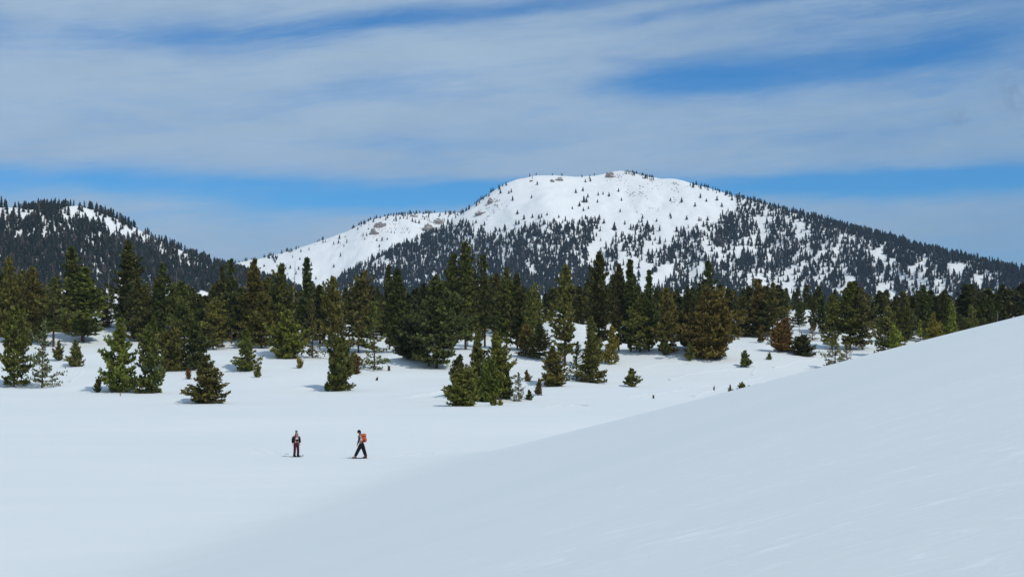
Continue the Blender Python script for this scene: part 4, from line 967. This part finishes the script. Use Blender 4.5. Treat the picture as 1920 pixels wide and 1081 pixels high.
def hand(J, E, w, f, side, pre):
    """five fingers rooted in the palm; w wrist point, f direction the fingers point, side = thumb side"""
    w = Vector(w); f = Vector(f).normalized(); s = Vector(side).normalized()
    J[pre + 'palm'] = (tuple(w + f * .05), .022); E.append((pre + 'wr', pre + 'palm'))
    for i, (o, L) in enumerate(((-.024, .062), (-.008, .074), (.008, .078), (.024, .070))):
        k = w + f * .085 + s * o; m_ = k + f * L * .55 + Vector((0, 0, -.004)); t = m_ + f * L * .4 + s.cross(f) * .012
        for q, (p, r) in enumerate(((k, .0095), (m_, .009), (t, .0075))): J[f'{pre}f{i}{q}'] = (tuple(p), r)
        E += [(pre + 'palm', f'{pre}f{i}0'), (f'{pre}f{i}0', f'{pre}f{i}1'), (f'{pre}f{i}1', f'{pre}f{i}2')]
    k = w + f * .04 + s * .03; t = w + f * .075 + s * .048; J[pre + 't0'] = (tuple(k), .011); J[pre + 't1'] = (tuple(t), .009)
    E += [(pre + 'palm', pre + 't0'), (pre + 't0', pre + 't1')]
def ski(x0, x1, y, z, mat, label, base, name='ski', rz=0.0):
    V = []; Fc = []; n = 14; L = x1 - x0; sg = 1 if L > 0 else -1
    for i in range(n + 1):
        q = i / n; x = x0 + L * q; up = .16 * max(0, (q - .86) / .14) ** 1.8; w_ = .05 * (1 - .25 * math.sin(q * math.pi)) * (1 if q < .93 else (1 - (q - .93) / .07 * .7))
        for dz in (0, .014): V += [(x, y - w_, z + up + dz), (x, y + w_, z + up + dz)]
    for i in range(n):
        a = i * 4; b = a + 4; Fc += [(a, b, b + 1, a + 1), (a + 2, a + 3, b + 3, b + 2), (a, a + 2, b + 2, b), (a + 1, b + 1, b + 3, a + 3)]
    Fc += [(0, 1, 3, 2), (n * 4, n * 4 + 2, n * 4 + 3, n * 4 + 1)]
    e = empty(name, base, rz); tag(e, label, 'ski', 'skis on the snow')
    link(bpy.data.objects.new('ski_board', mesh_np('ski_board', V, Fc, (mat,))), e)
    xb = x0 + L * .46
    boxy('binding', [(z + .012, xb - .14, xb + .14, .035), (z + .045, xb - .12, xb + .11, .03)], C_BLACK, e, .006)
    return e

def man():
    # faces -x (left in the picture), mid-stride, head bent to the snow
    x, y, z = on_ground(677, 862.5, 96); z = gz(x, y)
    e = empty('person', (x, y, z + .02)); tag(e, 'walking person in black hat and black trousers with grey sleeve, facing left, head down', 'person')
    J = {'pel': ((.03, 0, .92), (.15, .12)), 'bel': ((.01, 0, 1.08), (.14, .12)), 'che': ((-.02, 0, 1.30), (.165, .125)), 'nk': ((-.07, 0, 1.47), .06), 'nk2': ((-.10, 0, 1.53), .058), 'hd': ((-.13, 0, 1.60), (.085, .09)), 'hd2': ((-.135, 0, 1.68), (.08, .09)),
         'hl': ((.02, -.10, .86), .10), 'kl': ((-.18, -.11, .50), .068), 'al': ((-.36, -.11, .12), .045), 'tl': ((-.50, -.11, .05), .035),
         'hr': ((.05, .10, .86), .10), 'kr': ((.17, .11, .49), .068), 'ar': ((.29, .11, .11), .045), 'tr': ((.17, .11, .05), .035),
         'sl': ((-.03, -.20, 1.41), .062), 'el': ((-.12, -.25, 1.14), .045), 'lwr': ((-.20, -.25, .90), .028), 'sr': ((-.03, .20, 1.41), .062), 'er': ((-.13, .25, 1.15), .045), 'rwr': ((-.23, .24, .92), .028)}
    E = [('pel', 'bel'), ('bel', 'che'), ('che', 'nk'), ('nk', 'nk2'), ('nk2', 'hd'), ('hd', 'hd2'), ('pel', 'hl'), ('hl', 'kl'), ('kl', 'al'), ('al', 'tl'), ('pel', 'hr'), ('hr', 'kr'), ('kr', 'ar'), ('ar', 'tr'),
         ('che', 'sl'), ('sl', 'el'), ('el', 'lwr'), ('che', 'sr'), ('sr', 'er'), ('er', 'rwr')]
    hand(J, E, J['lwr'][0], (-.25, 0, -1), (-1, 0, .2), 'l'); hand(J, E, J['rwr'][0], (-.25, 0, -1), (-1, 0, .2), 'r')
    skin_obj('body', J, E, C_SKIN, e)
    ball('nose', (-.225, 0, 1.60), (.022, .016, .02), C_SKIN, e, 8)
    for s_ in (-1, 1): ball('eye', (-.205, .034 * s_, 1.635), (.012, .014, .011), C_EYE, e, 8); ball('ear', (-.115, .088 * s_, 1.61), (.02, .012, .032), C_SKIN, e, 8)
    g_ = 1.22
    T = {k_: (J[k_][0], tuple(v * g_ for v in (J[k_][1] if isinstance(J[k_][1], tuple) else (J[k_][1],) * 2))) for k_ in ('pel', 'hl', 'kl', 'al', 'hr', 'kr', 'ar')}
    T['al'] = (T['al'][0], (.11, .10)); T['ar'] = (T['ar'][0], (.115, .10)); T['kl'] = (T['kl'][0], (.125, .115)); T['kr'] = (T['kr'][0], (.13, .12)); T['hl'] = (T['hl'][0], (.165, .14)); T['hr'] = (T['hr'][0], (.165, .14)); T['wst'] = ((.03, 0, 1.03), (.20, .16))
    skin_obj('trousers', T, [('pel', 'wst'), ('pel', 'hl'), ('hl', 'kl'), ('kl', 'al'), ('pel', 'hr'), ('hr', 'kr'), ('kr', 'ar')], C_BLACK, e)
    S = {'b': ((-.02, 0, .96), (.20, .16)), 'm': ((-.03, 0, 1.15), (.20, .16)), 'c': ((-.04, 0, 1.33), (.21, .16)), 'n': ((-.08, 0, 1.48), (.075, .075))}
    skin_obj('shirt', S, [('b', 'm'), ('m', 'c'), ('c', 'n')], C_WHITE, e)
    for s_, el_, wr_ in ((-1, 'el', 'lwr'), (1, 'er', 'rwr')):
        A = {'s': ((-.04, .17 * s_, 1.42), .085), 'e': (J[el_][0], .066), 'w': (J[wr_][0], .048)}
        skin_obj('sleeve', A, [('s', 'e'), ('e', 'w')], C_NAVY, e)
    skin_obj('side_panel', {'a': ((-.09, -.16, 1.36), .06), 'b': ((-.11, -.15, 1.18), .065), 'c': ((-.10, -.14, 1.0), .06)}, [('a', 'b'), ('b', 'c')], C_WHITE, e)
    ball('hat_crown', (-.13, 0, 1.69), (.115, .112, .105), C_BLACK, e); ball('hat_brim', (-.135, 0, 1.655), (.155, .14, .022), C_BLACK, e); ball('hair', (-.075, 0, 1.60), (.07, .088, .085), C_HAIR, e)
    for fx, fy, n_ in ((-.41, -.11, 'front'), (.25, .11, 'rear')):
        boxy('boot', [(.012, fx - .15, fx + .12, .05), (.07, fx - .15, fx + .12, .052), (.11, fx - .06, fx + .12, .055), (.24, fx - .0, fx + .13, .055)], C_BROWN, e, .015)
    # rucksack, a thing of its own
    b = empty('backpack', (x, y, z + .02)); tag(b, 'bright orange backpack worn by the walking person', 'backpack')
    boxy('pack_body', [(1.00, .12, .28, .14), (1.05, .10, .31, .16), (1.30, .08, .31, .16), (1.46, .05, .25, .14), (1.53, .05, .20, .11)], C_ORANGE, b, .04)
    boxy('front_pocket', [(1.06, .30, .36, .10), (1.26, .30, .345, .10)], C_ORANGE, b, .02)
    boxy('lid', [(1.45, .03, .32, .145), (1.52, .04, .30, .14), (1.555, .07, .24, .10)], C_ORANGE, b, .025)
    boxy('compression_strap', [(1.365, .06, .315, .166), (1.40, .06, .305, .166)], C_RED, b, .004)
    for s_ in (-1, 1):
        skin_obj('shoulder_strap', {'a': ((.10, .10 * s_, 1.50), (.03, .014)), 'b': ((-.06, .12 * s_, 1.535), (.03, .014)), 'c': ((-.20, .11 * s_, 1.38), (.03, .014)), 'd': ((-.14, .17 * s_, 1.20), (.02, .012)), 'e': ((.08, .17 * s_, 1.08), (.02, .012))}, [('a', 'b'), ('b', 'c'), ('c', 'd'), ('d', 'e')], C_RED, b)
        ball('side_pocket', (.22, .17 * s_, 1.11), (.07, .035, .09), C_RED, b, 10)
    skin_obj('hip_belt', {'a': ((.14, -.15, 1.05), (.03, .02)), 'b': ((-.02, -.19, 1.03), (.03, .02)), 'c': ((-.19, -.08, 1.02), (.03, .02)), 'd': ((-.19, .08, 1.02), (.03, .02)), 'e': ((-.02, .19, 1.03), (.03, .02)), 'f': ((.14, .15, 1.05), (.03, .02))}, [('a', 'b'), ('b', 'c'), ('c', 'd'), ('d', 'e'), ('e', 'f')], C_RED, b)
    ski(.30, -.72, -.11, .0, C_SKI, 'dark ski under the front foot of the walking person', (x, y, z + .012))
    ski(.42, -.40, .11, .0, C_GREEN, 'green ski under the rear foot of the walking person', (x, y, z + .012))
def woman():
    x, y, z = on_ground(555.5, 858, 96); z = gz(x, y)
    e = empty('person', (x, y, z + .02), R(-55)); tag(e, 'standing person in grey beanie, open dark jacket and maroon trousers, facing right', 'person')
    # faces local +x, turned a little to the viewer
    J = {'pel': ((0, 0, .88), (.14, .12)), 'bel': ((.01, 0, 1.03), (.12, .11)), 'che': ((.0, 0, 1.22), (.145, .115)), 'nk': ((.0, 0, 1.39), .05), 'nk2': ((.015, 0, 1.44), .05), 'hd': ((.035, 0, 1.50), (.08, .08)), 'hd2': ((.025, 0, 1.57), (.078, .082)),
         'hl': ((0, .09, .82), .095), 'kl': ((.02, .12, .47), .062), 'al': ((0, .13, .10), .042), 'tl': ((.13, .14, .045), .032), 'hr': ((0, -.09, .82), .095), 'kr': ((.02, -.12, .47), .062), 'ar': ((0, -.13, .10), .042), 'tr': ((.13, -.14, .045), .032),
         'sl': ((0, .17, 1.32), .055), 'el': ((-.05, .24, 1.08), .04), 'lwr': ((.02, .23, .86), .026), 'sr': ((0, -.17, 1.32), .055), 'er': ((-.06, -.24, 1.08), .04), 'rwr': ((0, -.25, .86), .026)}
    E = [('pel', 'bel'), ('bel', 'che'), ('che', 'nk'), ('nk', 'nk2'), ('nk2', 'hd'), ('hd', 'hd2'), ('pel', 'hl'), ('hl', 'kl'), ('kl', 'al'), ('al', 'tl'), ('pel', 'hr'), ('hr', 'kr'), ('kr', 'ar'), ('ar', 'tr'),
         ('che', 'sl'), ('sl', 'el'), ('el', 'lwr'), ('che', 'sr'), ('sr', 'er'), ('er', 'rwr')]
    hand(J, E, J['lwr'][0], (.15, 0, -1), (1, 0, .15), 'l'); hand(J, E, J['rwr'][0], (.15, 0, -1), (1, 0, .15), 'r')
    skin_obj('body', J, E, C_SKIN, e)
    ball('nose', (.118, 0, 1.50), (.02, .014, .018), C_SKIN, e, 8)
    for s_ in (-1, 1): ball('eye', (.10, .03 * s_, 1.53), (.012, .013, .010), C_EYE, e, 8); ball('ear', (.02, .082 * s_, 1.51), (.018, .01, .028), C_SKIN, e, 8)
    T = {'pel': ((0, 0, .88), (.165, .145)), 'w': ((0, 0, .98), (.15, .13)), 'hl': ((0, .09, .80), .115), 'kl': ((.02, .12, .45), .092), 'al': ((.0, .13, .11), .088), 'hr': ((0, -.09, .80), .115), 'kr': ((.02, -.12, .45), .092), 'ar': ((.0, -.13, .11), .088)}
    skin_obj('trousers', T, [('pel', 'w'), ('pel', 'hl'), ('hl', 'kl'), ('kl', 'al'), ('pel', 'hr'), ('hr', 'kr'), ('kr', 'ar')], C_MAROON, e)
    skin_obj('shirt', {'a': ((.01, 0, 1.04), (.125, .13)), 'b': ((.02, 0, 1.18), (.14, .13)), 'c': ((.0, 0, 1.30), (.13, .12))}, [('a', 'b'), ('b', 'c')], C_WHITE, e)
    ball('scarf', (.07, 0, 1.33), (.085, .10, .085), C_PINK, e, 10)
    skin_obj('waist_layer', {'a': ((.015, 0, .93), (.155, .165)), 'b': ((.015, 0, 1.05), (.145, .15))}, [('a', 'b')], C_GREYM, e)
    skin_obj('jacket_back', {'a': ((-.12, 0, .84), (.20, .27)), 'b': ((-.08, 0, 1.06), (.17, .23)), 'c': ((-.06, 0, 1.26), (.17, .22)), 'd': ((-.04, 0, 1.39), (.09, .12))}, [('a', 'b'), ('b', 'c'), ('c', 'd')], C_BLACK, e)
    for s_ in (-1, 1):
        skin_obj('jacket_front', {'a': ((.05, .17 * s_, .92), (.05, .04)), 'b': ((.08, .14 * s_, 1.12), (.045, .03)), 'c': ((.08, .10 * s_, 1.30), (.05, .035))}, [('a', 'b'), ('b', 'c')], C_WINE if s_ < 0 else C_BLACK, e)
        skin_obj('sleeve', {'s': ((-.02, .17 * s_, 1.33), .085), 'e': ((-.04, .25 * s_, 1.07), .095), 'w': ((.01, .245 * s_, .865), .075)}, [('s', 'e'), ('e', 'w')], C_BLACK, e)
        boxy('boot', [(.012, -.10, .17, .045), (.07, -.10, .17, .048), (.10, -.10, .08, .052), (.22, -.09, .05, .052)], C_BLACK, e, .015).location.y = .13 * s_
        skin_obj('hair', {'a': ((.02, .085 * s_, 1.50), .028), 'b': ((.05, .095 * s_, 1.34), .022), 'c': ((.06, .09 * s_, 1.22), .012)}, [('a', 'b'), ('b', 'c')], C_HAIR, e)
    skin_obj('beanie', {'a': ((.02, 0, 1.555), (.115, .115)), 'b': ((.01, 0, 1.62), (.10, .105)), 'c': ((-.04, 0, 1.68), .045), 'd': ((-.08, 0, 1.715), .018)}, [('a', 'b'), ('b', 'c'), ('c', 'd')], C_GREY, e)
    ski(-.45, .46, .13, .0, C_SKI, 'short dark ski under the far foot of the standing person', (x, y, z + .012), rz=R(-28))
    ski(-.45, .48, -.13, .0, C_SKI, 'short dark ski under the near foot of the standing person', (x, y, z + .012), rz=R(-28))
man(); woman()

# ------------------------------------------------------------------ thin mountain air
HAZE = 0.00005
def haze():
    x0, x1, y0, y1, z0, z1 = -9500, 9500, -9500, 9500, -110, 520
    V = [(x, y, z) for z in (z0, z1) for y in (y0, y1) for x in (x0, x1)]
    Fc = [(0, 2, 3, 1), (4, 5, 7, 6), (0, 1, 5, 4), (2, 6, 7, 3), (0, 4, 6, 2), (1, 3, 7, 5)]
    m = bpy.data.materials.new('mountain_air'); m.use_nodes = True; t = m.node_tree; t.nodes.clear()
    o = t.nodes.new('ShaderNodeOutputMaterial'); v = t.nodes.new('ShaderNodeVolumePrincipled')
    v.inputs['Color'].default_value = (.50, .70, 1.0, 1); v.inputs['Density'].default_value = HAZE; v.inputs['Anisotropy'].default_value = .1
    t.links.new(v.outputs[0], o.inputs['Volume'])
    tag(link(bpy.data.objects.new('haze', mesh_np('haze', V, Fc, (m,)))), 'thin bluish mountain air', None, None, 'stuff')
if HAZE: haze()
